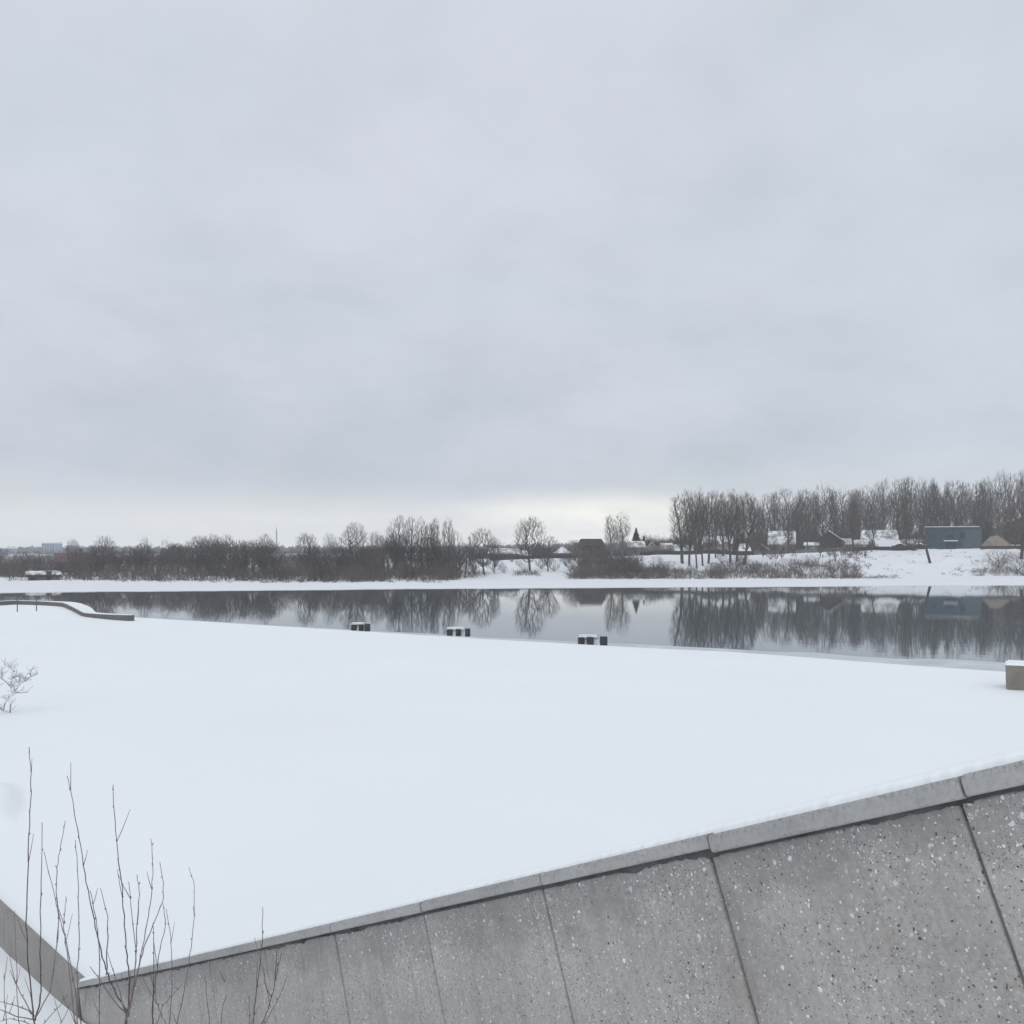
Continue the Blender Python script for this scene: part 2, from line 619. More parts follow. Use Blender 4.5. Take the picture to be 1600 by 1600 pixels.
u = (wall_pt(5) - wall_pt(4))
PANEL_W = u.length
u.normalize()
uh = Vector((u.x, u.y, 0)).normalized()
nrm = Vector((uh.y, -uh.x, 0))
if nrm.y > 0:
    nrm = -nrm                       # faces the camera side
vup = u.cross(nrm)
if vup.z < 0:
    vup = -vup
K_END = 13.52
corner = wall_pt(K_END)

# ------------------------------------------------------------------ near platform, snow covered quay
QUAY_PX = [(1570, 1049), (1300, 1031), (1180, 1019), (1000, 1011.5), (900, 1006.5), (760, 998), (640, 990.5), (520, 983.5),
           (380, 974.5), (250, 967)]
quay = [Vector((150, -60, PLAT)), Vector((62, 12, PLAT)), Vector((34, 33, PLAT))]
quay += [on_plane(px, py, PLAT) for px, py in QUAY_PX]
quay += [Vector((-30.3, 79.0, PLAT)), Vector((-34.5, 84.5, PLAT)), Vector((-41.5, 95.5, PLAT)), Vector((-52, 99, PLAT)),
         Vector((-75, 104, PLAT)), Vector((-140, 112, PLAT))]


def resample(pts, n):
    L_ = [0.0]
    for a, b in zip(pts, pts[1:]):
        L_.append(L_[-1] + (b - a).length)
    out = []
    for i in range(n + 1):
        d = L_[-1] * i / n
        for j in range(len(pts) - 1):
            if d <= L_[j + 1] + 1e-9:
                t = (d - L_[j]) / (L_[j + 1] - L_[j])
                out.append(pts[j].lerp(pts[j + 1], t))
                break
    return out


NQ = 160
qs = resample(quay, NQ)
# light smoothing of the polyline
for _ in range(3):
    qs = [qs[0]] + [(qs[i - 1] + qs[i] * 2 + qs[i + 1]) / 4 for i in range(1, NQ)] + [qs[-1]]
near0 = Vector((4.27, 0, PLAT)) + nrm * -0.12
low_dir = (on_plane(0, 1420, corner.z) - corner).normalized()
L_CORNER = (Vector((corner.x, corner.y, 0)) - Vector((4.27, 0, 0))).length
nr = []
for i in range(NQ + 1):
    d = -150 + 250 * i / NQ
    if d <= L_CORNER:
        nr.append(near0 + uh * d)
    else:
        nr.append(Vector((corner.x, corner.y, PLAT)) + nrm * -0.07 + low_dir * (d - L_CORNER))
ts = [(k / 44) ** 1.5 for k in range(45)]
ts = ts[:-1] + [0.994, 0.998, 1.0]
mb = MB()
for i in range(NQ + 1):
    for k, t in enumerate(ts):
        p = nr[i].lerp(qs[i], t)
        d = (p - qs[i]).length
        z = PLAT + fbm(p.x, p.y, 0.05, 3) * 0.05 * min(1, d / 3) + fbm(p.x, p.y, 0.35, 3) * 0.022
        if t == 1.0:
            z -= 0.06
        mb.v.append((p.x, p.y, z))
    p = qs[i] + (qs[i] - nr[i]).normalized() * 0.02
    mb.v.append((p.x, p.y, 1.25))
    mb.v.append((p.x, p.y, -0.8))
r = len(ts) + 2
for i in range(NQ):
    for k in range(r - 1):
        a = i * r + k
        mb.f.append((a, a + 1, a + r + 1, a + r))
o = mb.build('snow_platform', M['snow'], smooth=True)
tag(o, kind='structure')

# thin ice skin along the quay
mb = MB()
random.seed(4)
for i in range(NQ + 1):
    p = qs[i]
    y = max(8, p.y)
    f = interp([(0, .14), (30, .12), (43, .085), (47, .05), (52, .03), (58, .02), (66, .008), (76, .0)], y) * (1 + 0.5 * fbm(p.x, p.y, 0.25, 4))
    mb.v.append((p.x * 1.01, p.y * 1.01, 0.004))
    mb.v.append((p.x * 1.3 * (1 + f), p.y * 1.3 * (1 + f), 0.004))
for i in range(NQ):
    a = i * 2
    mb.f.append((a, a + 1, a + 3, a + 2))
tag(mb.build('ice_sheet', M['ice']), kind='structure')

# ------------------------------------------------------------------ foreground snow bank (camera side of the wall)
HBANK = [(-20, 1.75), (1.5, 1.75), (3, 2.15), (6, 3.35), (8.7, 4.5), (10.4, 5.0), (11.6, 5.33), (12.6, 5.45), (14, 5.52), (40, 5.6)]


def bank_z(x, y):
    return EYE - interp(HBANK, y) + fbm(x, y, 0.5, 3) * 0.05


mb = MB()
nu, nd = 120, 50
w0 = Vector((4.27, 0, 0)) + nrm * 0.01
for i in range(nu + 1):
    for k in range(nd + 1):
        p = w0 + uh * (-16 + 46 * i / nu) + nrm * (24 * (k / nd) ** 1.4)
        mb.v.append((p.x, p.y, bank_z(p.x, p.y) + (0.05 * math.exp(-k * 0.6))))
for i in range(nu):
    for k in range(nd):
        a = i * (nd + 1) + k
        mb.f.append((a, a + 1, a + nd + 2, a + nd + 1))
tag(mb.build('snow_bank', M['snow'], smooth=True), kind='structure')

# ------------------------------------------------------------------ sloping parapet wall
rot = Matrix((u, -nrm, vup)).transposed().to_4x4()   # local x down the slope, y into the wall, z up


def local(o, origin):
    o.matrix_local = Matrix.Translation(origin) @ rot
    return o


wall = empty('parapet_wall', (0, 0, 0), 0, 'sloping grey concrete wall with exposed pebbles and chipped coping in the foreground', 'wall')
random.seed(11)
COP_H, COP_D, COP_OUT = 0.086, 0.30, 0.035
k_list = [1, 2, 3, 4, 5, 6, 7, 8, 9, 10, 11, 12, 13, K_END]
for a, b in zip(k_list, k_list[1:]):
    COP_H = 0.074 if a <= 4 else 0.060
    w = PANEL_W * (b - a)
    g = 0.012
    drop = COP_H + 0.010
    hgt = 2.6
    # panel, rounded at the joints by a bevel
    mb = MB()
    mb.quad_box((w / 2, 0.09 + random.uniform(-.004, .004), -drop - hgt / 2), (w - g, 0.16, hgt))
    o = mb.build('panel', M['panel'], wall)
    local(o, wall_pt(a) + u * 0.055)
    bevel(o, 0.012, 2)
    # crumbled mortar smeared under the coping, ragged lower edge
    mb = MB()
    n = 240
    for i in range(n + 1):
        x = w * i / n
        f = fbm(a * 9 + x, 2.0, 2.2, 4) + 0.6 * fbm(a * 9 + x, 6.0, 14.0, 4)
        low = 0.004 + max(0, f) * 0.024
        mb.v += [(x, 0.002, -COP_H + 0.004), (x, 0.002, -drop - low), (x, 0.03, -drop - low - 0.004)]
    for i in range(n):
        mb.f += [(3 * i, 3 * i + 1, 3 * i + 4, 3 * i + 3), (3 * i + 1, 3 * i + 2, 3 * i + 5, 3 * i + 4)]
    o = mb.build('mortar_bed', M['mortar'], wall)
    local(o, wall_pt(a))
    # coping stone with chipped arrises
    mb = MB()
    n = 220
    prof = 8
    dz = random.uniform(-.004, .004)
    dyy = random.uniform(-.004, .004)
    for i in range(n + 1):
        x = g / 2 + (w - g) * i / n
        e = min(i, n - i)
        endr = 0.005 * math.exp(-e * .5)
        c1 = 0.007 + max(0, fbm(a * 7.1 + x, 0.0, 6.0, 4)) * 0.026 + max(0, fbm(a * 2.1 + x, 3.0, 30.0, 3) - .15) * 0.030 + endr
        c2 = 0.005 + max(0, fbm(a * 3.3 + x, 9.0, 4.0, 4)) * 0.014 + max(0, fbm(a * 5.3 + x, 2.0, 30.0, 3) - .2) * 0.022 + endr
        yf = -COP_OUT + dyy + fbm(x * 1.0 + a, 5.0, 2.5, 3) * 0.002
        pts = [(yf + c1, dz), (yf + c1 * 0.35, dz - c1 * 0.3), (yf, dz - c1), (yf, dz - COP_H + c2),
               (yf + c2 * 0.4, dz - COP_H + c2 * 0.35), (yf + c2, dz - COP_H), (COP_D, dz - COP_H), (COP_D, dz)]
        mb.v += [(x, py, pz) for py, pz in pts]
    for i in range(n):
        for j in range(prof):
            q = i * prof + j
            q2 = i * prof + (j + 1) % prof
            mb.f.append((q, q2, q2 + prof, q + prof))
    mb.f.append(tuple(range(prof - 1, -1, -1)))
    mb.f.append(tuple(range(n * prof, n * prof + prof)))
    o = mb.build('coping_stone', M['coping'], wall)
    local(o, wall_pt(a))
# backing core behind the joints
mb = MB()
Ltot = PANEL_W * (K_END - 1)
mb.quad_box((Ltot / 2, 0.122, -1.3), (Ltot, 0.2, 2.3))
o = mb.build('joint_filling', M['joint'], wall)
local(o, wall_pt(1))
# snow lying along the coping
mb = MB()
n = 1400
for i in range(n + 1):
    x = Ltot * i / n
    f0 = -COP_OUT + 0.046 + fbm(x, 1.0, 2.2, 4) * 0.018 + 0.013 * fbm(x, 4.0, 18.0, 3)
    hh = 0.034 + fbm(x, 7.0, 0.8, 3) * 0.008
    pts = [(f0, -0.02), (f0 + 0.004, hh * 0.4), (f0 + 0.02, hh * 0.8), (f0 + 0.07, hh), (0.2, hh * 1.05), (0.285, hh * 0.7), (0.30, -0.01)]
    mb.v += [(x, py, pz) for py, pz in pts]
m_ = 7
for i in range(n):
    for j in range(m_ - 1):
        q = i * m_ + j
        mb.f.append((q, q + m_, q + m_ + 1, q + 1))
o = mb.build('snow_cap', M['snow'], wall, smooth=True)
local(o, wall_pt(1))

# level low wall running on from the corner
low = empty('low_wall', corner, 0, 'low plain tan concrete wall edging the snow at bottom left, behind the twigs', 'wall')
p2 = on_plane(0, 1420, corner.z)
dirl = (p2 - corner).normalized()
ang = math.atan2(dirl.y, dirl.x)
mb = MB()
seg = 3.0
for i in range(8):
    s0 = 0.02 + seg * i
    mb = MB()
    mb.quad_box((s0 + seg / 2, -0.06, -0.75), (seg - 0.014, 0.12, 1.5))
    o = mb.build('wall_slab', M['slab'], low)
    o.rotation_euler = (0, 0, ang)
    bevel(o, 0.015, 2)

# ------------------------------------------------------------------ concrete block on the platform at right
bx = on_plane(1571, 1077, PLAT)
blk = empty('concrete_block', (bx.x, bx.y, PLAT - 0.05), R(-25.5), 'tan concrete block with a thin snow top at the right edge by the river', 'block')
mb = MB()
mb.prism([(0.0, 0.93), (0.02, 0.12), (0.06, 0.03), (0.12, 0.0), (3.6, 0.0), (3.6, 0.93)], 0, 1.5)
bevel(mb.build('block_body', M['block'], blk), 0.04, 3)
mb = MB()
nx, ny = 30, 14
for i in range(nx + 1):
    for j in range(ny + 1):
        x, y = 3.6 * i / nx, 1.5 * j / ny
        e = min(x, 3.6 - x, y, 1.5 - y)
        mb.v.append((x, y, 0.925 + (0.07 + 0.02 * fbm(x, y, 1.5)) * min(1, (e / 0.12)) ** 0.5))
for i in range(nx):
    for j in range(ny):
        a = i * (ny + 1) + j
        mb.f.append((a, a + ny + 1, a + ny + 2, a + 1))
mb.build('snow_cap', M['snow'], blk, smooth=True)

# ------------------------------------------------------------------ benches on the quay edge
BENCH = [
    ('snow laden bench on the quay edge, farthest and smallest of the three', [(547.5, 556), (560.5, 567.5), (571, 579)], 985.0),
    ('snow laden bench on the quay edge between its two neighbours', [(697.5, 706.5), (712, 720), (727, 735)], 993.0),
    ('snow laden bench on the quay edge, nearest and largest, gap before its third block', [(904, 914), (917, 927.5), (937, 948)], 1006.5),
]
for label, legs, yb in BENCH:
    mid = (legs[0][0] + legs[2][1]) / 2
    base = on_plane(mid, yb, PLAT)
    Y = base.y
    sc = Y / F
    b = empty('quay_bench', (base.x, Y, PLAT - 0.03), 0, label, 'bench', 'snowy benches along the quay edge')
    hts = (0.34, 0.40, 0.46)
    for (l0, l1), h, dyp in zip(legs, hts, (0.5, 0.12, -0.25)):
        mb = MB()
        mb.quad_box((((l0 + l1) / 2 - mid) * sc, dyp, h / 2), ((l1 - l0) * sc, 0.42, h))
        o = mb.build('support_block', M['dark_stone'], b)
        bevel(o, 0.015, 2)
    x0 = (legs[0][0] - mid) * sc - 0.02
    x1 = (legs[2][0] - mid) * sc - 0.03
    # seat slab resting on the blocks, under a pillow of snow
    mb = MB()
    mb.quad_box(((x0 + x1) / 2, 0.5, 0.435), (x1 - x0, 0.34, 0.05))
    mb.build('seat', M['dark_stone'], b)
    mb = MB()
    nx, ny = 20, 8
    for i in range(nx + 1):
        for j in range(ny + 1):
            x = x0 - 0.03 + (x1 - x0 + 0.06) * i / nx
            y = 0.30 + 0.40 * j / ny
            e = min(i, nx - i) / nx * (x1 - x0)
            e2 = min(j, ny - j) / ny * 0.4
            mb.v.append((x, y, 0.40 + 0.10 * min(1, e / 0.12) ** 0.5 * min(1, e2 / 0.12) ** 0.5 + 0.012 * fbm(x, y + Y, 3)))
    for i in range(nx):
        for j in range(ny):
            a = i * (ny + 1) + j
            mb.f.append((a, a + ny + 1, a + ny + 2, a + 1))
    mb.build('snow_pillow', M['snow'], b, smooth=True)
    # snow blown in between the blocks
    mb = MB()
    xa, xb = x0 + 0.01, (legs[2][0] - mid) * sc
    for i in range(25):
        x = xa + (xb - xa) * i / 24
        h = 0.30 + 0.05 * fbm(x, Y, 2.0)
        for y, z in ((0.35, -0.05), (0.42, h * 0.7), (0.5, h), (0.62, h), (0.72, -0.05)):
            mb.v.append((x, y, z))
    for i in range(24):
        for j in range(4):
            a = i * 5 + j
            mb.f.append((a, a + 5, a + 6, a + 1))
    mb.build('snow_drift', M['snow'], b, smooth=True)

# ------------------------------------------------------------------ curved quay parapet far left
par = empty('quay_parapet', (0, 0, 0), 0, 'long low concrete parapet with snowy top bending along the far left quay edge', 'parapet')
base_pts = [on_plane(200, 970.5, PLAT), on_plane(165, 967.5, PLAT), on_plane(129, 963.2, PLAT), on_plane(112, 954.5, PLAT),
            on_plane(97, 948, PLAT), on_plane(60, 945.5, PLAT), on_plane(22, 944.5, PLAT), on_plane(-30, 948, PLAT), on_plane(-120, 950, PLAT)]
pp = resample(base_pts, 60)
for _ in range(2):
    pp = [pp[0]] + [(pp[i - 1] + pp[i] * 2 + pp[i + 1]) / 4 for i in range(1, 60)] + [pp[-1]]
mb, ms = MB(), MB()
for i, p in enumerate(pp):
    t = (pp[min(60, i + 1)] - pp[max(0, i - 1)])
    nn = Vector((t.y, -t.x, 0)).normalized()
    if nn.y < 0:
        nn = -nn
    px = CX + p.x / p.y * F
    h = interp([(-200, 0.40), (60, 0.36), (97, 0.36), (130, 0.26), (165, 0.34), (200, 0.42)], px)
    wd = interp([(60, 0.5), (95, 0.7), (103, 1.3), (118, 1.3), (130, 0.9), (140, 0.6), (200, 0.5)], px)
    a, b_ = p, p + nn * wd
    mb.v += [(a.x, a.y, PLAT - 0.2), (a.x, a.y, PLAT + h), (b_.x, b_.y, PLAT + h), (b_.x, b_.y, -0.3)]
    c0 = a.lerp(b_, 0.06)
    c1 = a.lerp(b_, 0.94)
    sh = interp([(60, 0.02), (97, 0.08), (130, 0.08), (150, 0.05), (200, 0.03)], px)
    ms.v += [(c0.x, c0.y, PLAT + h - 0.01), (c0.x, c0.y, PLAT + h + sh * .8), (c1.x, c1.y, PLAT + h + sh), (c1.x, c1.y, PLAT + h - 0.01)]
for b in (mb, ms):
    for i in range(60):
        for j in range(4):
            q, q2 = i * 4 + j, i * 4 + (j + 1) % 4
            b.f.append((q, q2, q2 + 4, q + 4))
    b.f.append((3, 2, 1, 0))
    b.f.append((240, 241, 242, 243))
mb.build('parapet_body', M['parapet'], par)
ms.build('snow_cap', M['snow'], par)
for px, y0, y1, lab in ((27, 956, 939, 'thin grey metal post on the snow at far left, shorter of the two'),
                        (57, 955, 934, 'thin dark metal post on the snow before the bend of the parapet')):
    g = on_plane(px, y0, PLAT)
    h = (y0 - y1) / F * g.y
    t = empty('metal_post', g, 0, lab, 'post', 'thin posts by the far left parapet')
    mb = MB()
    mb.tube([(0, 0, -0.1), (0, 0, h)], [0.045, 0.04], 8)
    mb.build('post_shaft', M['metal'], t)
    mb = MB()
    mb.tube([(0, 0, h), (0, 0, h + 0.06)], [0.07, 0.05], 8)
    mb.build('post_cap', M['metal'], t)

# flat heap of snow at the left edge
g = on_plane(0, 1296, PLAT)
mb = MB()
nx, ny = 48, 30
for i in range(nx + 1):
    for j in range(ny + 1):
        y = -0.3 + 4.2 * j / ny
        x = -6.0 + 6.9 * i / nx - 0.47 * y
        fx = 1 / (1 + math.exp((x + 0.05 + 0.47 * (y - 0.5) + 0.08 * fbm(y, 0, .8)) / 0.07))
        fy = 1 / (1 + math.exp(-(y - 0.55) / 0.16)) / (1 + math.exp((y - 3.2) / 0.2))
        edge = min(1, min(i, nx - i, j, ny - j) / 2)
        mb.v.append((x, y, -0.08 + edge * 0.07 + (0.27 + 0.04 * fbm(x, y, .9)) * fx * fy * edge))
for i in range(nx):
    for j in range(ny):
        a = i * (ny + 1) + j
        mb.f.append((a, a + ny + 1, a + ny + 2, a + 1))
o = mb.build('snow_heap', M['snow'], None, smooth=True, loc=g)
tag(o, 'flat topped heap of white snow at the left edge above the twigs', 'snow heap')


# ------------------------------------------------------------------ tree prototypes
# Branches grow towards points spread through the crown's volume; each point joins the
# nearest branch that keeps its way back to the root short, limbs thicken with what they carry.
KINDS = {
    # crown centre height, half height, half width, fork height, points, twig radius, stems
    'poplar': dict(c=0.585, rz=0.415, rx=0.15, fork=0.17, n=600, r=0.0088, stems=1, top=0.90, bf=0.85, up=1.3),
    'vase': dict(c=0.60, rz=0.40, rx=0.25, fork=0.18, n=560, r=0.0084, stems=1, top=0.55, bf=0.75, up=1.0),
    'spread': dict(c=0.57, rz=0.43, rx=0.36, fork=0.12, n=760, r=0.0115, stems=1, top=0.42, bf=0.55, up=0.45),
    'bush': dict(c=0.52, rz=0.48, rx=0.42, fork=0.0, n=560, r=0.0105, stems=7, top=0.12, bf=0.5, up=0.5),
}
PROTO = {}
HT = 10.0


def proto(kind, seed, mat, thick=1.0):
    """trunk and crown meshes of a tree one unit tall, and its crown half width"""
    key = (kind, seed, mat)
    if key in PROTO:
        return PROTO[key]
    K = KINDS[kind]
    rng = random.Random(seed * 77 + len(kind) * 5)
    pts, par_, plen = [], [], []

    def add(p, pa):
        pts.append(p)
        par_.append(pa)
        plen.append(0.0 if pa < 0 else plen[pa] + (p - pts[pa]).length)
        return len(pts) - 1
    trunk_idx = set()
    root = add(Vector((0, 0, -0.3)), -1)
    trunk_idx.add(root)
    lean = Vector((rng.uniform(-.05, .05), rng.uniform(-.05, .05), 0))
    for st in range(K['stems']):
        pa = root
        d = Vector((0, 0, 1)) + lean
        if K['stems'] > 1:
            az_ = st * 2.4 + rng.uniform(-.4, .4)
            sp = rng.uniform(.15, .6)
            d = Vector((math.cos(az_) * sp, math.sin(az_) * sp, 1))
        hgt = K['top'] * HT * rng.uniform(.9, 1.05)
        nseg = max(2, int(hgt / 0.45))
        p = pts[root].copy()
        for k in range(nseg):
            d = (d + Vector((rng.uniform(-.07, .07), rng.uniform(-.07, .07), 0.02)))
            p = p + d.normalized() * (hgt + .3) / nseg
            pa = add(p.copy(), pa)
            trunk_idx.add(pa)
    # lumps that make the outline uneven
    lumps = [(rng.uniform(0, 6.28), rng.uniform(.1, 1.0), rng.uniform(.45, .95)) for _ in range(7)]
    samp = []
    while len(samp) < K['n']:
        q = Vector((rng.uniform(-1, 1), rng.uniform(-1, 1), rng.uniform(-1, 1)))
        r = q.length
        if r > 1 or rng.random() > 0.30 + 0.7 * r ** 2:
            continue
        a_ = math.atan2(q.y, q.x)
        f = 1.0
        for la, lz, lf in lumps:
            da = math.cos(a_ - la)
            w_ = max(0, da) ** 3 * math.exp(-((q.z - (lz * 2 - 1)) / .5) ** 2)
            f *= 1 + (lf - 1) * w_
        if r > f * rng.uniform(.9, 1.12):
            continue
        wd = K['rx'] * HT
        # crowns narrow towards the foot
        if q.z < 0:
            wd *= 1 + 0.45 * q.z
        samp.append(Vector((q.x * wd, q.y * wd, (K['c'] + q.z * K['rz']) * HT)))
    samp = [p for p in samp if p.z > K['fork'] * HT + 0.35 * rng.random() * HT * .2]
    base = Vector((0, 0, K['fork'] * HT))
    samp.sort(key=lambda p: (p - base).length)
    for sp in samp:
        best, bc = root, 1e9
        sx, sy, sz = sp
        for i in range(1, len(pts)):
            q = pts[i]
            if q.z < base.z:
                continue
            dz_ = sz - q.z
            dx_, dy_ = sx - q.x, sy - q.y
            dd = math.sqrt(dx_ * dx_ + dy_ * dy_ + dz_ * dz_)
            c_ = dd + K['bf'] * plen[i] * 0.55 + (K['up'] * max(0.0, 0.5 * dd - dz_))
            if c_ < bc:
                bc, best = c_, i
        # a knee part of the way keeps the branches curved
        pb = pts[best]
        mid = pb.lerp(sp, 0.5) + Vector((rng.uniform(-.08, .08), rng.uniform(-.08, .08), rng.uniform(-.12, .02))) * (sp - pb).length
        add(sp, add(mid, best))
    n = len(pts)
    load = [0.0] * n
    kids = [0] * n
    for i in range(n - 1, 0, -1):
        load[i] += 1.0
        load[par_[i]] += load[i]
        kids[par_[i]] += 1
    rad = [K['r'] * max(1.0, load[i]) ** 0.43 for i in range(n)]
    rmax = 0.20 if K['stems'] == 1 else 0.09
    rad = [min(r_, rmax * (1 - 0.6 * max(0, pts[i].z) / HT)) for i, r_ in enumerate(rad)]
    mt, mc = MB(), MB()
    for i in range(1, n):
        q = par_[i]
        r1 = rad[i]
        r0 = min(rad[q], r1 * 1.35)
        if i in trunk_idx:
            mt.tube([pts[q], pts[i]], [rad[q], r1], 6, cap=False)
        else:
            mc.tube([pts[q], pts[i]], [r0, r1], 3 if r1 < .03 else 4, cap=False)
            if kids[i] == 0 or rng.random() < .35:
                out_ = (pts[i] - Vector((0, 0, K['c'] * HT * .6)))
                out_.normalize()
                for t_ in range(4 if kids[i] == 0 else 2):
                    d = (out_ * .8 + Vector((rng.gauss(0, .45), rng.gauss(0, .45), rng.gauss(.45, .35)))).normalized()
                    ln = rng.uniform(.25, .75) * (1.0 if kind != 'poplar' else .9)
                    e = pts[i] + d * ln
                    mc.tube([pts[i], e], [K['r'] * .95, K['r'] * .55], 3, cap=False)
    zs = sorted(v[2] for v in mc.v)
    k = 1.0 / zs[int(len(zs) * 0.995)]
    xs = sorted(abs(v[0]) for v in mc.v)
    hw = xs[int(len(xs) * 0.985)] * k
    out = []
    for b, nm in ((mt, 'trunk'), (mc, 'crown')):
        b.v = [(x * k, y * k, z * k) for x, y, z in b.v]
        out.append(b.mesh(nm, M[mat]))
    PROTO[key] = (out[0], out[1], hw)
    return PROTO[key]


TREES = []


def tree(px, ytop, D, kind='spread', seed=1, mat='bark', halfw=None, name='bare_tree', label=None, group=None, rz=None, ybase=None, lean=0.0):
    mt, mc, hw = proto(kind, seed, mat)
    base = gpos(px, D)
    if ybase is not None:
        base.z = Zp(ybase, D)
    H = Zp(ytop, D) - base.z
    sx = H if halfw is None else (halfw / F * D) / hw
    sx = max(0.45 * H, min(1.9 * H, sx))
    rng = random.Random(int(px * 13 + D * 7 + seed))
    o = empty(name, base, rng.uniform(0, 6.28) if rz is None else rz, label, 'tree', group)
    o.scale = (sx, sx, H)
    if lean:
        o.rotation_euler = (0, lean, 0)
    else:
        o.rotation_euler = (R(rng.gauss(0, 1.6)), R(rng.gauss(0, 1.8)), o.rotation_euler[2])
    for nm, me in (('trunk', mt), ('crown', mc)):
        c = bpy.data.objects.new(nm, me)
        COL.objects.link(c)
        c.parent = o
    TREES.append(o)
    return o


# ---- single trees one can point to
G = 'bare trees standing singly on the far bank'
one = [
    (118, 848, 238, 'spread', 1, 'bark', 13, 'small bare tree just right of the red roof at far left'),
    (160, 843, 236, 'spread', 2, 'bark', 20, 'wide bare crown, first broad tree right of the red roofed house'),
    (220, 846, 238, 'bush', 1, 'bark', 16, 'rounded bare tree between the red roofed house and the left thicket dip'),
    (264, 848, 240, 'bush', 2, 'bark', 13, 'small rounded bare tree just left of a dip in the left skyline'),
    (330, 840, 240, 'spread', 3, 'bark', 16, 'bare tree with forked top, left of two in the left thicket'),
    (358, 841, 238, 'spread', 1, 'bark', 15, 'bare tree with spiky top, right of two in the left thicket'),
    (383, 850, 236, 'poplar', 2, 'bark', 6, 'thin pointed bare tree a little left of the radio mast'),
    (412, 840, 240, 'spread', 2, 'bark', 17, 'round bare tree right beside the radio mast'),
    (480, 838, 240, 'spread', 4, 'bark', 16, 'bare fan crowned tree right of the radio mast gap'),
    (515, 838, 242, 'bush', 3, 'bark', 12, 'narrow bare tree beside the taller open crowned tree'),
    (550, 822, 240, 'spread', 1, 'bark_olive', 22, 'tall open crowned bare tree left of the central clump'),
    (587, 836, 250, 'spread', 3, 'bark_pale', 13, 'faint pale bare tree behind the flat dark roof'),
    (622, 811, 245, 'spread', 2, 'bark', 17, 'tallest round headed bare tree at the left end of the central clump'),
    (643, 814, 248, 'poplar', 1, 'bark', 10, 'upright bare tree second in the central clump'),
    (657, 815, 244, 'poplar', 3, 'bark', 9, 'upright dense bare tree at the heart of the central clump'),
    (674, 822, 250, 'spread', 4, 'bark_olive', 12, 'lower bare tree inside the central clump'),
    (686, 815, 246, 'poplar', 2, 'bark', 9, 'upright bare tree, left of the last pair in the central clump'),
    (701, 816, 247, 'poplar', 4, 'bark', 10, 'upright bare tree at the right end of the central clump'),
    (716, 835, 250, 'bush', 1, 'bark', 13, 'low rounded bare tree at the right foot of the central clump'),
    (741, 842, 250, 'bush', 4, 'bark', 15, 'dense low bare tree overhanging the snowy slope'),
    (757, 826, 252, 'spread', 3, 'bark', 19, 'fan shaped bare tree at the left end of the snowy slope'),
    (772, 838, 256, 'spread', 1, 'bark_olive', 12, 'small bare tree beside the fan shaped tree on the slope'),
    (828, 808, 263, 'spread', 4, 'bark_olive', 22, 'tall lone bare tree with oval crown in the middle of the far bank'),
    (856, 838, 262, 'spread', 2, 'bark', 18, 'short bare tree with forked trunk right of the tall lone tree'),
    (800, 855, 300, 'bush', 2, 'bark', 12, 'bare bush tree behind the dark gabled house on the slope'),
    (899, 843, 305, 'bush', 3, 'bark', 19, 'rounded bare tree at the left side of the big brown house'),
    (956, 806, 300, 'poplar', 1, 'bark_pale', 11, 'pale slim bare tree, left of two right of the brown house'),
    (974, 802, 300, 'poplar', 3, 'bark_pale', 13, 'pale slim bare tree, right of two beside the dark spruce'),
]
for px, yt, D, kd, sd, mt_, hw, lab in one:
    tree(px, yt - (5 if px < 735 else 0), D, kd, sd, mt_, hw, label=lab, group=G)

for px, yt, D, lab in ((94, 868, 232, 'low bare shrub before the left end of the dusky red roof'), (124, 866, 230, 'low bare shrub before the middle of the dusky red roof'),
                       (143, 862, 232, 'low bare tree before the right end of the dusky red roof')):
    tree(px, yt, D, 'bush', 2, 'bark', 15, label=lab, group=G)

# tall poplars nearest the water
front = [(1066, 775, 288, 1, 16), (1077, 767, 278, 2, 12), (1089, 769, 272, 3, 15), (1098, 766, 277, 4, 11), (1107, 770, 286, 1, 13),
         (1118, 767, 300, 3, 14), (1130, 772, 310, 2, 12), (1141, 768, 288, 4, 14), (1152, 775, 292, 1, 12), (1164, 771, 284, 2, 14)]
names = ['leftmost tall grey poplar, leaning out at the edge of the stand', 'tall grey poplar second in from the left edge of the stand',
         'tall grey poplar with bare lower trunk above the bank bushes', 'tall grey poplar just right of the bare lower trunk',
         'tall grey poplar fifth from the left edge of the stand', 'tall broad grey poplar before the cream house',
         'tall grey poplar right of the cream house front', 'tall grey poplar nearest the low snowy hut',
         'tall grey poplar with dark trunk low on the bank', 'last tall grey poplar of the front stand, dark trunk']
for (px, yt, D, sd, hw), lab in zip(front, names):
    tree(px, yt, D, 'poplar' if sd != 3 else 'vase', sd, 'bark_olive' if sd % 2 else 'bark', hw, 'bare_poplar', lab, 'front stand of tall bare poplars', lean=R(-3) if px == 1066 else 0)

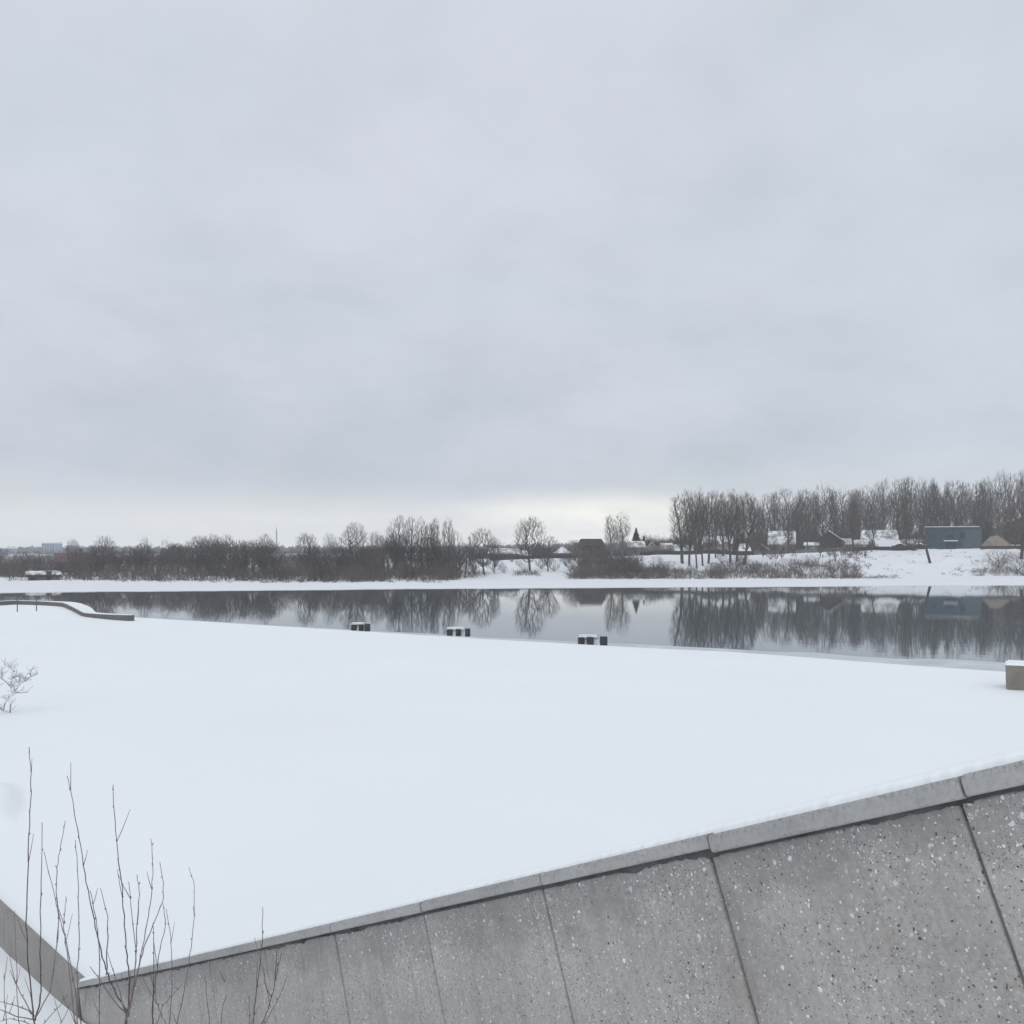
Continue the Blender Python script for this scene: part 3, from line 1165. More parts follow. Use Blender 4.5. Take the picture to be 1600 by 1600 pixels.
# trees along the right bank
tree(1427, 800, 318, 'spread', 3, 'bark', 12, label='bare tree with thin trunk left of the leaning trunk', group=G, ybase=874)
tree(1213, 850, 292, 'bush', 2, 'bark', 12, label='forked dark shrub tree below the house with the snowy mansard roof', group=G)
tree(1282, 838, 300, 'spread', 1, 'bark', 10, label='slim bare tree below the dark gabled house', group=G)
tree(1318, 852, 305, 'bush', 4, 'bark', 13, label='bushy bare tree on the bank right of the dark gabled house', group=G)
tree(1338, 848, 306, 'spread', 2, 'bark', 11, label='small crooked bare tree at the top of the open snowy bank', group=G)
tree(1596, 785, 300, 'spread', 4, 'bark_red', 34, label='large dark bare tree at the right edge of the picture', group=G)
tree(1560, 858, 285, 'bush', 1, 'bark', 18, label='tangled grey bush before the straw coloured hut', group=G)
tree(1588, 862, 276, 'bush', 3, 'reed', 22, label='brown bush at the right edge beside the water', group=G)
tree(820, 880, 262, 'bush', 2, 'bark_pale', 16, label='low twiggy bush at the foot of the tall lone tree', group=G)

bushes = [(1022, 868, 262), (1044, 876, 252), (1118, 878, 254), (1142, 872, 258), (1170, 874, 256), (1190, 880, 250), (1232, 872, 262), (1252, 876, 256), (1268, 868, 270),
          (1300, 872, 262), (1322, 876, 256), (732, 880, 250), (706, 884, 246)]
midb = [(742, 866, 254), (772, 872, 262), (788, 880, 258), (846, 866, 272), (866, 874, 264), (884, 868, 280), (812, 874, 280)]
for i, (px, yt, D) in enumerate(midb):
    tree(px, yt, D, 'bush', 1 + (i + 1) % 4, ['bark', 'bark_olive', 'bark_red'][i % 3], 10 + (i * 5) % 9, 'bare_bush', 'bare bush on the snowy slope in the middle, near the tall lone tree', 'bare bushes on the snowy slope in the middle')
for i, (px, yt, D) in enumerate(bushes):
    right = px > 1000
    tree(px, yt, D, 'bush', 1 + i % 4, ['bark', 'reed', 'bark_olive', 'bark_red'][i % 4], 14 + (i * 5) % 9, 'bare_bush',
         'bare bush among the reeds at the foot of the right bank' if right else 'bare bush in the snow at the right foot of the central clump',
         'bare bushes at the foot of the right bank' if right else 'bare bushes below the central clump')

tall = [(1232, 786, 322, 'tall bare tree standing before the house with the patched steep roof'), (1262, 780, 326, 'tall bare tree between the steep patched roof and the dark gable'),
        (1334, 776, 324, 'tall bare tree just right of the dark gabled house'), (1362, 790, 318, 'slim bare tree before the speckled grey roof'),
        (1416, 762, 326, 'tall bare tree left of the leaning trunk, behind the snowed in cars'), (1442, 772, 344, 'tall bare tree at the left end of the blue house'),
        (1541, 775, 334, 'tall bare tree at the right end of the blue house')]
for i, (px, yt, D, lab) in enumerate(tall):
    tree(px, yt, D, 'vase' if i % 2 else 'poplar', 1 + i % 4, ['bark', 'bark_olive', 'bark_red'][i % 3], 9 + i % 4, label=lab, group='tall bare trees among the right bank houses')

# leaning trunk
g = gpos(1452, 290)
g.z = Zp(887, 290)
t = empty('leaning_trunk', g, 0, 'dark bare trunk leaning left on the open snowy bank', 'tree trunk')
mb = MB()
mb.tube([(0.9, 0, -0.4), (0.3, 0, 1.0), (-0.5, 0, 4.0), (-1.1, 0, 6.3)], [0.5, 0.38, 0.34, 0.30], 9)
mb.build('trunk', M['dark_wood'], t, smooth=True)
mb = MB()
mb.tube([(-0.9, 0, 5.6), (-0.3, 0.1, 6.2), (0.5, 0.2, 6.5)], [0.16, 0.12, 0.06], 6)
mb.tube([(-1.0, 0, 6.0), (-1.6, 0.1, 6.9), (-1.9, 0.2, 7.6)], [0.16, 0.1, 0.05], 6)
mb.build('limb', M['dark_wood'], t)

# ---- rows that cannot be told apart one by one, by stretch of skyline
rng = random.Random(5)
ROWS = [
    (-160, 84, 15, 869, 862, 240, 262, ['bush', 'spread'], ['bark', 'bark_red'], 'bare bluish grey tree in the low dense belt at far left'),
    (148, 300, 16, 851, 853, 226, 262, ['spread', 'spread', 'vase', 'bush'], ['bark', 'bark_red', 'bark_olive'], 'bare tree in the dense belt right of the red roof'),
    (300, 440, 15, 846, 847, 226, 262, ['spread', 'spread', 'vase', 'bush'], ['bark', 'bark_olive', 'bark'], 'bare tree in the dense belt left of the radio mast'),
    (440, 590, 15, 856, 848, 226, 262, ['spread', 'spread', 'vase', 'bush'], ['bark', 'bark_red', 'bark_red', 'bark_pale'], 'bare reddish grey tree in the belt right of the radio mast'),
    (590, 735, 16, 838, 850, 238, 268, ['spread', 'vase', 'bush'], ['bark', 'bark_olive', 'bark'], 'low bare tree filling the central clump'),
    (889, 985, 12, 866, 862, 262, 296, ['bush', 'bush'], ['bark', 'bark'], 'bare bush tree in the thicket below the brown house'),
]
for x0, x1, n, ya, yb, da, db, kinds, mats, lab in ROWS:
    for i in range(n):
        px = x0 + (x1 - x0) * (i + rng.random()) / n
        tree(px, (ya + (yb - ya) * i / n) + rng.uniform(-9, 14), rng.uniform(da, db), rng.choice(kinds), rng.randint(1, 4), rng.choice(mats),
             rng.uniform(14, 23), label=lab, group=lab + 's')
ENV = [(1060, 776), (1135, 773), (1170, 772), (1200, 770), (1225, 768), (1245, 764), (1255, 772), (1285, 760), (1300, 764), (1320, 767), (1345, 762),
       (1380, 752), (1400, 747), (1430, 743), (1455, 754), (1475, 756), (1500, 755), (1530, 753), (1545, 742), (1560, 736), (1600, 738), (1700, 742), (1900, 750)]
WOOD = [(1075, 1180, 8, 'bare poplar in the wood behind the front stand of poplars'),
        (1180, 1250, 9, 'bare tree in the tall wood behind the snowy mansard house'),
        (1250, 1340, 11, 'bare tree in the tall wood behind the dark gabled house'),
        (1340, 1445, 14, 'bare tree in the highest part of the wood left of the blue house'),
        (1445, 1535, 12, 'bare tree in the tall wood behind the blue house'),
        (1535, 1760, 22, 'bare tree in the tall wood at the right edge')]
for x0, x1, n, lab in WOOD:
    for i in range(n):
        px = x0 + (x1 - x0) * (i + rng.gauss(.5, .6)) / n
        D = rng.uniform(372, 450)
        yt = interp(ENV, px) + (abs(rng.gauss(0, 15)) if i % 2 else rng.uniform(-5, 6))
        kd = 'poplar' if rng.random() < 0.45 else 'vase'
        tree(px, yt, D, kd, rng.randint(1, 4), rng.choice(['bark_olive', 'bark_olive', 'bark', 'bark_red']), rng.uniform(10, 17) * (1.0 if kd == 'poplar' else 1.3),
             'bare_poplar' if kd == 'poplar' else 'bare_tree', lab, lab + 's')


# ---- spruces
def spruce(px, yt, yb, D, hw, lab):
    g = gpos(px, D)
    H = Zp(yt, D) - g.z
    o = empty('spruce_tree', g, 0, lab, 'tree', 'dark spruces behind the white gables')
    mb = MB()
    mb.tube([(0, 0, -0.3), (0, 0, H * 0.97)], [0.22, 0.03], 6)
    mb.build('trunk', M['dark_wood'], o)
    rg = random.Random(int(px))
    mb = MB()
    Rm = hw / F * D
    n = 620
    for i in range(n):
        t = (i + rg.random()) / n
        z = H * (0.08 + 0.91 * t)
        rr = Rm * (1 - t) ** 0.85 * rg.uniform(0.6, 1.1) + 0.1
        a = rg.uniform(0, 6.283)
        dx_, dy_ = math.cos(a), math.sin(a)
        j = len(mb.v)
        wv = 0.25 + 0.25 * (1 - t)
        mb.v += [(0.05 * dx_, 0.05 * dy_, z), (dx_ * rr * .6 - dy_ * wv, dy_ * rr * .6 + dx_ * wv, z - rr * .18),
                 (dx_ * rr, dy_ * rr, z - rr * .42), (dx_ * rr * .6 + dy_ * wv, dy_ * rr * .6 - dx_ * wv, z - rr * .18),
                 (dx_ * rr * .6, dy_ * rr * .6, z - rr * .5)]
        mb.f += [(j, j + 1, j + 2), (j, j + 2, j + 3), (j, j + 1, j + 4), (j, j + 4, j + 3)]
    mb.build('crown', M['needles'], o)


spruce(994, 824, 850, 355, 17, 'dark pointed spruce standing tall behind the white gables')
spruce(1006, 837, 850, 360, 9, 'small dark spruce just right of the tall pointed spruce')


# ------------------------------------------------------------------ undergrowth (uncountable)
def thicket(name, areas, mat, seed, rad=0.013):
    rg = random.Random(seed)
    mb = MB()
    for (x0, x1, da, db, n, h0, h1, spread) in areas:
        for i in range(n):
            px = rg.uniform(x0, x1)
            D = rg.uniform(da, db)
            b = gpos(px, D)
            hh = rg.uniform(h0, h1) * (0.75 + 0.5 * (fbm(px * 0.02, D * 0.02, 1.7, 2) + 0.5))
            for s in range(6):
                lx, ly = rg.gauss(0, spread), rg.gauss(0, spread)
                h = hh * rg.uniform(0.5, 1.0)
                q = b + Vector((rg.gauss(0, .5), rg.gauss(0, .5), -0.1))
                mid = q + Vector((lx * .35, ly * .35, h * .55))
                tip = q + Vector((lx, ly, h))
                mb.tube([q, mid, tip], [rad * 1.8, rad * 1.2, rad * .6], 3, cap=False)
                for w_ in range(3):
                    t = rg.uniform(0.3, 0.95)
                    s0 = q.lerp(tip, t)
                    e = s0 + Vector((rg.gauss(0, .5), rg.gauss(0, .5), rg.uniform(.3, 1.0))) * min(1.2, h * 0.3)
                    mb.tube([s0, e], [rad * .9, rad * .5], 3, cap=False)
    o = mb.build(name, M[mat])
    tag(o, kind='stuff')
    return o


o = thicket('thicket', [(-150, 300, 214, 256, 760, 1.4, 4.8, 1.0), (300, 600, 216, 256, 620, 1.4, 4.8, 1.0), (560, 715, 228, 264, 360, 1.4, 4.8, 1.0), (-200, 740, 280, 350, 800, 3.0, 5.6, 1.4), (-150, 36, 208, 236, 60, .5, 1.8, .8), (98, 700, 208, 236, 250, .5, 1.8, .8),
                        (905, 1000, 250, 296, 380, 1.2, 3.6, 1.2), (890, 1040, 240, 270, 240, 1.0, 3.4, 1.0)], 'thicket', 21, 0.022)
tag(o, 'dense grey brown undergrowth along the far shore at left and centre', 'thicket')
o = thicket('brushwood', [(735, 1060, 346, 400, 620, 2.0, 5.2, 1.4), (1000, 1180, 378, 430, 500, 4.0, 9.0, 1.2), (1180, 1760, 366, 425, 2700, 4.0, 10.5, 1.3)], 'brush', 22, 0.034)
tag(o, 'dark brushwood behind the houses from the middle to the right edge', 'thicket')
o = thicket('reeds', [(1000, 1130, 236, 268, 260, .6, 2.6, .7), (1110, 1345, 238, 280, 520, .6, 3.0, .7), (1300, 1400, 240, 262, 60, .3, 1.2, .6), (1520, 1700, 266, 292, 260, .6, 2.4, .7),
                      (690, 760, 240, 256, 70, .6, 1.8, .6), (805, 845, 246, 258, 45, .6, 1.8, .5), (890, 1010, 234, 250, 120, .6, 2.0, .6)], 'reed', 23, 0.016)
tag(o, 'brown dry reeds and low scrub along the foot of the right bank', 'reeds')
o = thicket('dry_grass', [(1345, 1540, 270, 322, 55, .2, .6, .25), (1240, 1360, 276, 318, 60, .4, 1.6, .5), (1470, 1540, 266, 290, 14, .3, .8, .4)], 'reed', 24, 0.03)
tag(o, 'dry grass tufts poking through the open snowy bank', 'grass')

# distant wood on the horizon
mb = MB()
rg = random.Random(31)
for (D0, n, hh) in ((1150, 1500, 8), (1560, 1300, 12)):
    for i in range(n):
        px = rg.uniform(-700, 2300)
        D = D0 + rg.uniform(-80, 80)
        rise = interp([(-400, 0), (700, 0), (960, 3), (1010, 8), (1100, 8), (1300, 12), (1700, 12)], px)
        b = Vector((X(px, D), D, terrain(px, D) - 1))
        w_ = rg.uniform(3, 6)
        h = (hh + rise * .7) * rg.uniform(.7, 1.1)
        mb.tube([b, b + Vector((0, 0, h * .35)), b + Vector((0, 0, h * .75)), b + Vector((0, 0, h))], [w_ * .7, w_, w_ * .75, .3], 6, cap=False)
o = mb.build('distant_wood', M['far_wood'])
tag(o, 'faint bluish wood along the horizon', 'wood', kind='stuff')


# ------------------------------------------------------------------ houses
def window(mbp, parent, c, w, h, frame='grey_wood', axis='x'):
    x, y, z = c
    o = bpy.data.objects.new('window', None)
    mb = MB()
    mb.quad_box((x, y - 0.02, z), (w, 0.06, h))
    wn = mb.build('window', M['glass'], parent)
    f = 0.12
    mf = MB()
    for cx_, cz_, sx, sz in ((x, z + h / 2 + f / 2, w + 2 * f, f), (x, z - h / 2 - f / 2, w + 2 * f, f), (x - w / 2 - f / 2, z, f, h), (x + w / 2 + f / 2, z, f, h)):
        mf.quad_box((cx_, y - 0.04, cz_), (sx, 0.1, sz))
    mf.build('window_frame', M[frame], wn)
    return wn


def house(name, label, px0, px1, ytop, D, wall='brown_wood', roof='brown_roof', ridge='x', roof_frac=0.45, snow=1.0, depth=8.0,
          wins=(), door=None, chimney=None, hip=0.0, overhang=0.5, cat='house', group=None, ybase=None, rz=0.0, snow_side=None, snow_mat='roof_snow'):
    px = (px0 + px1) / 2
    g = gpos(px, D)
    if ybase is not None:
        g.z = Zp(ybase, D)
    g.z -= 0.1
    Wd = (px1 - px0) / F * D
    H = Zp(ytop, D) - g.z
    rh = H * roof_frac
    wh = H - rh
    t = empty(name, g, rz - math.atan((px - CX) / F), label, cat, group)
    a = Wd / 2
    mb = MB()
    if ridge == 'x':
        mb.quad_box((0, depth / 2, wh / 2 - 0.5), (Wd - 2 * overhang, depth, wh + 1.0))
        b0, b1 = -overhang, depth + overhang
        rx = a * (1 - hip)
        # gable infill
        mb2 = MB()
        th = 0.22
        prof = [(b0, wh - th), (depth / 2, H - th), (b1, wh - th), (b1, wh), (depth / 2, H), (b0, wh)]
        for x, k in ((-a, -1), (a, 1)):
            for y, z in prof:
                xx = x if abs(y - depth / 2) > 0.01 else k * rx
                mb2.v.append((xx, y, z))
        n = 6
        mb2.f += [tuple(range(n - 1, -1, -1)), tuple(range(n, 2 * n))] + [(k, (k + 1) % n, n + (k + 1) % n, n + k) for k in range(n)]
        if hip == 0:
            i = len(mb.v)
            for x in (-a + overhang + .02, a - overhang - .02):
                mb.v += [(x, 0.02, wh), (x, depth - .02, wh), (x, depth / 2, H - 0.3)]
            mb.f += [(i, i + 1, i + 2), (i + 3, i + 5, i + 4)]
        else:
            i = len(mb2.v)
            mb2.v += [(-a, b0, wh), (-a, b1, wh), (-rx, depth / 2, H), (a, b0, wh), (a, b1, wh), (rx, depth / 2, H)]
            mb2.f += [(i, i + 2, i + 1), (i + 3, i + 4, i + 5)]
    else:
        mb.quad_box((0, depth / 2, wh / 2 - 0.5), (Wd - 2 * overhang, depth, wh + 1.0))
        i = len(mb.v)
        for y in (0.02, depth - .02):
            mb.v += [(-a + overhang + .02, y, wh), (a - overhang - .02, y, wh), (0, y, H - 0.25)]
        mb.f += [(i, i + 1, i + 2), (i + 3, i + 5, i + 4)]
        th = 0.22
        mb2 = MB()
        mb2.prism([(-a, wh - .2), (0, H - th), (a, wh - .2), (a, wh), (0, H), (-a, wh)], -0.5, depth + .5)
    mb.build('wall', M[wall], t)
    ro = mb2.build('roof', M[roof], t)
    if snow > 0:
        ms = MB()
        s = 0.22
        if ridge == 'x':
            nx, ny = 26, 12
            cut = 1 - snow
            for side in (0, 1):
                i0 = len(ms.v)
                for i in range(nx + 1):
                    xx = -1 + 2 * i / nx
                    for j in range(ny + 1):
                        v_ = cut * (0.6 + 0.8 * (fbm(xx * 3 + px, side, 1.5, 3) + .3)) * (1 - j / ny) + j / ny
                        y = b0 + (depth / 2 - b0) * v_ if side == 0 else b1 + (depth / 2 - b1) * v_
                        z = wh + (H - wh) * v_
                        xl = a * 0.99 + (rx - a) * v_
                        e = min(1, min(i, nx - i) / 2, j / 1.5 + .25)
                        ms.v.append((xx * xl, y, z + s * e * (0.8 + 0.3 * fbm(xx * 4, j + px, 0.9, 2)) + .01))
                for i in range(nx):
                    for j in range(ny):
                        q = i0 + i * (ny + 1) + j
                        ms.f.append((q, q + ny + 1, q + ny + 2, q + 1) if side == 0 else (q, q + 1, q + ny + 2, q + ny + 1))
        else:
            for side in ((-1, 1) if snow_side is None else (snow_side,)):
                x0_, x1_ = side * a * 1.0, 0.0
                i = len(ms.v)
                for y in (-0.52, depth + .52):
                    ms.v += [(x0_, y, wh + .01), (x0_ * .96, y, wh + s * 1.2), (0, y, H + s * 1.3), (0, y, H + .01)]
                ms.f += [(i, i + 1, i + 2, i + 3), (i + 7, i + 6, i + 5, i + 4), (i + 1, i + 5, i + 6, i + 2), (i, i + 4, i + 5, i + 1)]
        ms.build('roof_snow', M[snow_mat], ro)
    for (fx, fz, w_, h_) in wins:
        zz = fz * wh if fz <= 1 else wh + (fz - 1) * rh
        window(None, t, (fx * a, 0, zz), w_, h_)
    if door:
        md = MB()
        md.quad_box((door * a, -0.03, 1.0), (1.0, 0.08, 2.0))
        dr = md.build('door', M['brown_wood'] if wall != 'brown_wood' else M['grey_wood'], t)
        md = MB()
        md.quad_box((door * a + .35, -0.1, 1.0), (0.06, 0.06, 0.2))
        md.build('handle', M['metal'], dr)
    if chimney is not None:
        md = MB()
        md.quad_box((chimney * a, depth * .5 + .4, H + 0.3), (0.7, 0.7, 1.6))
        md.build('chimney', M['grey_wood'], ro)
    return t


house('red_roofed_house', 'long house with a dusky red roof among the trees at far left', 86, 146, 864, 243, 'grey_wood', 'red_roof', 'x', .45, 0.0, 9,
      wins=((-.6, .5, .9, 1.1), (0, .5, .9, 1.1), (.6, .5, .9, 1.1)), chimney=.3)
house('snowy_shed', 'ramshackle shed under thick snow on the far shore at left', 42, 94, 893.5, 211, 'grey_wood', 'dark_wood', 'x', .45, .7, 4, snow_mat='patchy_snow',
      wins=((-.6, .5, .9, .7),), door=.3, cat='shed')
house('flat_dark_shed', 'dark low roofed shed left of the central tree clump', 562, 604, 857, 262, 'dark_wood', 'dark_wood', 'x', .25, 0.0, 6,
      wins=((.3, .6, 1, .8),), cat='shed')
house('dark_gabled_house', 'dark house with a long eave and patchy snow on the snowy slope', 762, 812, 857.5, 318, 'dark_wood', 'dark_wood', 'x', .55, .75, 7, snow_mat='patchy_snow',
      wins=((-.4, .6, 1, .9), (.3, .6, 1, .9)), door=-.05)
house('white_roofed_shed', 'small shed with a white roof left of the tall lone tree', 803, 832, 861, 330, 'pale_wall', 'grey_wood', 'x', .65, 1.0, 6, hip=.5,
      wins=((0, .5, .9, .8),), cat='shed')
house('white_gable_house', 'small pale house with a white pyramid roof left of the brown house', 864, 894, 855, 332, 'teal_wall', 'grey_wood', 'x', .5, 1.0, 8, hip=.85,
      wins=((-.45, .5, 1, .9), (.35, .5, 1, .9)))
house('brown_house', 'big brown two storey house with a dark hipped roof', 900, 947, 841.5, 322, 'brown_house_wall', 'brown_roof', 'x', .38, 0.0, 10, hip=.3,
      wins=((-.55, .75, 1.2, 1.1), (0, .75, 1.2, 1.1), (.55, .75, 1.2, 1.1), (-.5, .3, 1.2, 1.1), (.5, .3, 1.2, 1.1)), door=0.05)
house('snow_roofed_house', 'house with a patchy snow roof just below the spruce', 978, 1010, 846, 345, 'grey_wood', 'grey_wood', 'x', .45, .9, 8, hip=.15, snow_mat='patchy_snow',
      wins=((0, .5, 1, 1),))
house('white_gable_cottage', 'cottage with a tall white gable right of the spruce', 1006, 1031, 848, 335, 'pale_wall', 'grey_wood', 'y', .6, 1.0, 8,
      wins=((0, .5, .9, .9),))
house('red_walled_cottage', 'cottage with dark red wall under a grey snowy roof', 1029, 1054, 849, 334, 'red_wall', 'slate_roof', 'x', .5, .9, 8, hip=.2, snow_mat='patchy_snow',
      wins=((-.3, .5, .8, .8), (.3, .5, .8, .8)))
house('snow_roofed_barn', 'long low barn with a smooth white snow roof', 1050, 1084, 851.5, 336, 'grey_wood', 'grey_wood', 'x', .62, 1.0, 8,
      wins=((.3, .5, 1, .6),), cat='barn')
house('cream_house', 'cream coloured house seen through the front poplars', 1096, 1146, 838, 340, 'cream_wall', 'grey_wood', 'x', .5, .55, 8,
      wins=((-.5, .5, 1, 1.1), (0, .5, 1, 1.1), (.5, .5, 1, 1.1)), chimney=.3)
house('low_snowy_hut', 'low hut with a small snowy gable right of the front poplars', 1176, 1203, 851, 332, 'grey_wood', 'dark_wood', 'y', .6, 1.0, 6, snow_side=1,
      wins=((0, .5, .7, .7),), cat='hut')
house('mansard_house', 'tall grey house with a steep roof patched with snow', 1200, 1243, 830, 336, 'grey_wood', 'slate_roof', 'x', .62, .95, 6,
      wins=((-.55, .55, .9, 1), (.1, .55, .9, 1), (.6, .55, .9, 1)), overhang=.2, snow_mat='patchy_snow')
house('pale_lean_to', 'pale low outbuilding between the mansard house and the dark gable', 1256, 1280, 848, 333, 'pale_wall', 'grey_wood', 'x', .35, 1.0, 4,
      wins=((-.4, .45, .6, .6),), cat='outbuilding')
house('dark_gable_house', 'wooden house with a dark open gable and one snowy roof slope', 1270, 1320, 829.5, 340, 'dark_wood', 'grey_wood', 'y', .55, 1.0, 9, snow_side=1,
      wins=((-.45, .55, 1, 1), (.4, .55, 1, 1)), door=0.02)
house('white_shed', 'low white shed right of the dark gabled house', 1326, 1356, 844, 334, 'white_paint', 'grey_wood', 'x', .35, 1.0, 4,
      wins=((-.3, .5, .7, .6), (.4, .5, .7, .6)), cat='shed')
house('slate_roofed_house', 'house with a broad grey roof speckled with snow', 1344, 1404, 828.5, 342, 'grey_wood', 'slate_roof', 'x', .6, .8, 8,
      wins=((-.5, .5, 1, 1), (0, .5, 1, 1), (.5, .5, 1, 1)), hip=.12, overhang=.3, snow_mat='patchy_snow')
house('snowy_lean_to', 'low shed under a thick white drift before the speckled roof', 1368, 1406, 844.5, 333, 'dark_wood', 'dark_wood', 'x', .7, 1.0, 4,
      cat='shed', wins=((.2, .4, .6, .4),))
house('big_brown_house', 'large house with a huge dark brown roof behind the straw hut', 1514, 1690, 806, 362, 'brown_wood', 'brown_roof', 'y', .75, 1.0, 12, snow_side=-1,
      wins=((-.2, .5, 1.2, 1.1), (.2, .5, 1.2, 1.1)), chimney=.3)

slope = [(1192, 850, 300), (1204, 858, 290), (1222, 856, 296), (1240, 850, 305), (1296, 848, 300), (1306, 856, 292), (1328, 850, 300), (1345, 852, 306), (1352, 860, 298), (1160, 862, 285), (1128, 860, 280)]
for i, (px, yt, D) in enumerate(slope):
    tree(px, yt, D, ['spread', 'bush', 'poplar'][i % 3], 1 + i % 4, 'bark', 6 + (i * 3) % 7, label='thin bare sapling on the snowy slope below the fence, right of the front poplars',
         group='saplings on the slope below the fence')
garden = [(986, 848, 328), (1000, 850, 326), (1022, 848, 327), (1044, 851, 328), (1078, 846, 326), (897, 846, 318), (934, 850, 318), (948, 849, 312), (1012, 856, 322), (1032, 850, 326), (1066, 846, 340), (1092, 848, 330), (1112, 842, 334),
          (1134, 844, 330), (1150, 840, 345), (1186, 848, 326), (1208, 842, 327), (1232, 846, 327), (1250, 840, 345), (1264, 850, 326), (1294, 846, 328),
          (1324, 842, 329), (1346, 842, 327), (1364, 848, 327), (1412, 838, 340), (1440, 836, 345), (1540, 822, 340), (1568, 815, 342), (1584, 826, 326), (1552, 800, 345), (1576, 790, 348), (1600, 800, 340), (1536, 806, 350), (1560, 812, 338), (1590, 806, 334)]
for i, (px, yt, D) in enumerate(garden):
    tree(px, yt, D, ['spread', 'bush', 'spread'][i % 3], 1 + (i * 3) % 4, ['bark', 'bark_pale', 'bark_olive', 'bark'][i % 4], 9 + (i * 7) % 8,
         label='small bare garden tree among the houses %s' % ('left of the tall poplars' if px < 1060 else 'behind the front poplars' if px < 1175 else
               'between the poplars and the blue house' if px < 1450 else 'before the big brown roof at the right edge'),
         group='garden trees among the houses')

house('snowy_cabin', 'small cabin with a white roof between the front poplars and the low hut', 1150, 1174, 850, 338, 'grey_wood', 'grey_wood', 'x', .6, 1.0, 6, hip=.3,
      wins=((0, .5, .8, .7),), cat='cabin')
house('dark_shed', 'dark shed with a patchy roof between the speckled roof and the blue house', 1408, 1442, 843, 350, 'dark_wood', 'grey_wood', 'x', .45, .8, 6,
      wins=((-.3, .5, .8, .7),), cat='shed', snow_mat='patchy_snow')
house('pale_shed', 'low pale shed with a snowy roof just behind the dark gabled house', 1306, 1332, 842, 352, 'pale_wall', 'grey_wood', 'x', .5, 1.0, 6,
      wins=((.3, .5, .8, .7),), cat='shed', snow_mat='patchy_snow')

# straw hut
g = gpos(1556, 328)
hut = empty('straw_hut', g, -math.atan(756 / F), 'straw coloured tent shaped hut right of the blue house', 'hut')
sc = 328 / F
Hh = Zp(836.5, 328) - g.z
mb = MB()
mb.v = [(-22 * sc, -2.4, 0.9), (24 * sc, -2.4, 0.9), (24 * sc, 2.4, 0.9), (-22 * sc, 2.4, 0.9), (-8 * sc, -.6, Hh * .92), (2 * sc, 0, Hh), (9 * sc, .2, Hh * .8)]
mb.f = [(0, 1, 6, 5, 4), (1, 2, 6), (2, 3, 4, 5, 6), (3, 0, 4), (0, 3, 2, 1)]
ro = mb.build('thatch_roof', M['straw'], hut)
mb = MB()
mb.quad_box((0, 0, 0.4), (38 * sc, 3.8, 1.1))
mb.build('wall', M['brown_wood'], hut)
mb = MB()
mb.prism([(20 * sc, 1.0), (38 * sc, .95), (38 * sc, 1.25), (20 * sc, 1.4)], -1.8, 2.0)
mb.build('porch_roof', M['roof_snow'], hut)
for x in (24 * sc, 37 * sc):
    mb = MB()
    mb.quad_box((x, -1.6, .4), (.2, .2, 1.2))
    mb.build('porch_post', M['brown_wood'], hut)
mb = MB()
mb.quad_box((-3 * sc, -1.95, .45), (.9, .12, 1.0))
mb.build('door', M['dark_wood'], hut)

# blue flat roofed house
D = 330
g = gpos(1490, D)
g.z = Zp(859, D)
sc = D / F
bh = empty('blue_house', g, -math.atan(690 / F), 'blue flat roofed two storey house on the right bank', 'house')
xa, xm, xb = (1449 - 1490) * sc, (1503 - 1490) * sc, (1530 - 1490) * sc
Hh = Zp(825, D) - g.z
mb = MB()
mb.quad_box(((xa + xm) / 2, 4, Hh / 2 - .5), (xm - xa, 8, Hh + 1))
mb.build('wall', M['blue_wall'], bh)
mb = MB()
mb.quad_box(((xm + xb) / 2 + .01, 4.2, Hh / 2 - .5), (xb - xm, 7.8, Hh + .96))
o = mb.build('side_wing', M['teal_wall'], bh)
o['label'] = 'paler grey teal wing at the right end'
mb = MB()
mb.quad_box(((xa + xb) / 2, 4, Hh + .16), (xb - xa + .5, 8.5, .3))
rf = mb.build('roof', M['teal_wall'], bh)
mb = MB()
mb.quad_box(((xa + xb) / 2 - .4, 4, Hh + .42), (xb - xa - .5, 8.3, .22))
bevel(mb.build('roof_snow', M['roof_snow'], rf), .08)
for x, z, w_, h_ in ((1503, 836.5, 1.3, 1.9), (1485, 838, 2.2, 1.2), (1462, 838, 1.4, 1.2)):
    window(None, bh, ((x - 1490) * sc, 0, Zp(z, D) - g.z), w_, h_, 'blue_wall')
mb = MB()
mb.quad_box(((1486 - 1490) * sc, -.7, Zp(845, D) - g.z), (4.2, 1.4, .28))
cn = mb.build('canopy', M['roof_snow'], bh)
for x in (1478, 1494):
    mb = MB()
    mb.quad_box(((x - 1490) * sc, -1.25, 1.25), (.14, .14, 2.6))
    mb.build('canopy_post', M['teal_wall'], bh)
mb = MB()
mb.quad_box(((1486 - 1490) * sc, -.03, 1.05), (3.0, .1, 2.1))
dr = mb.build('door', M['glass'], bh)
for k in range(5):
    pass

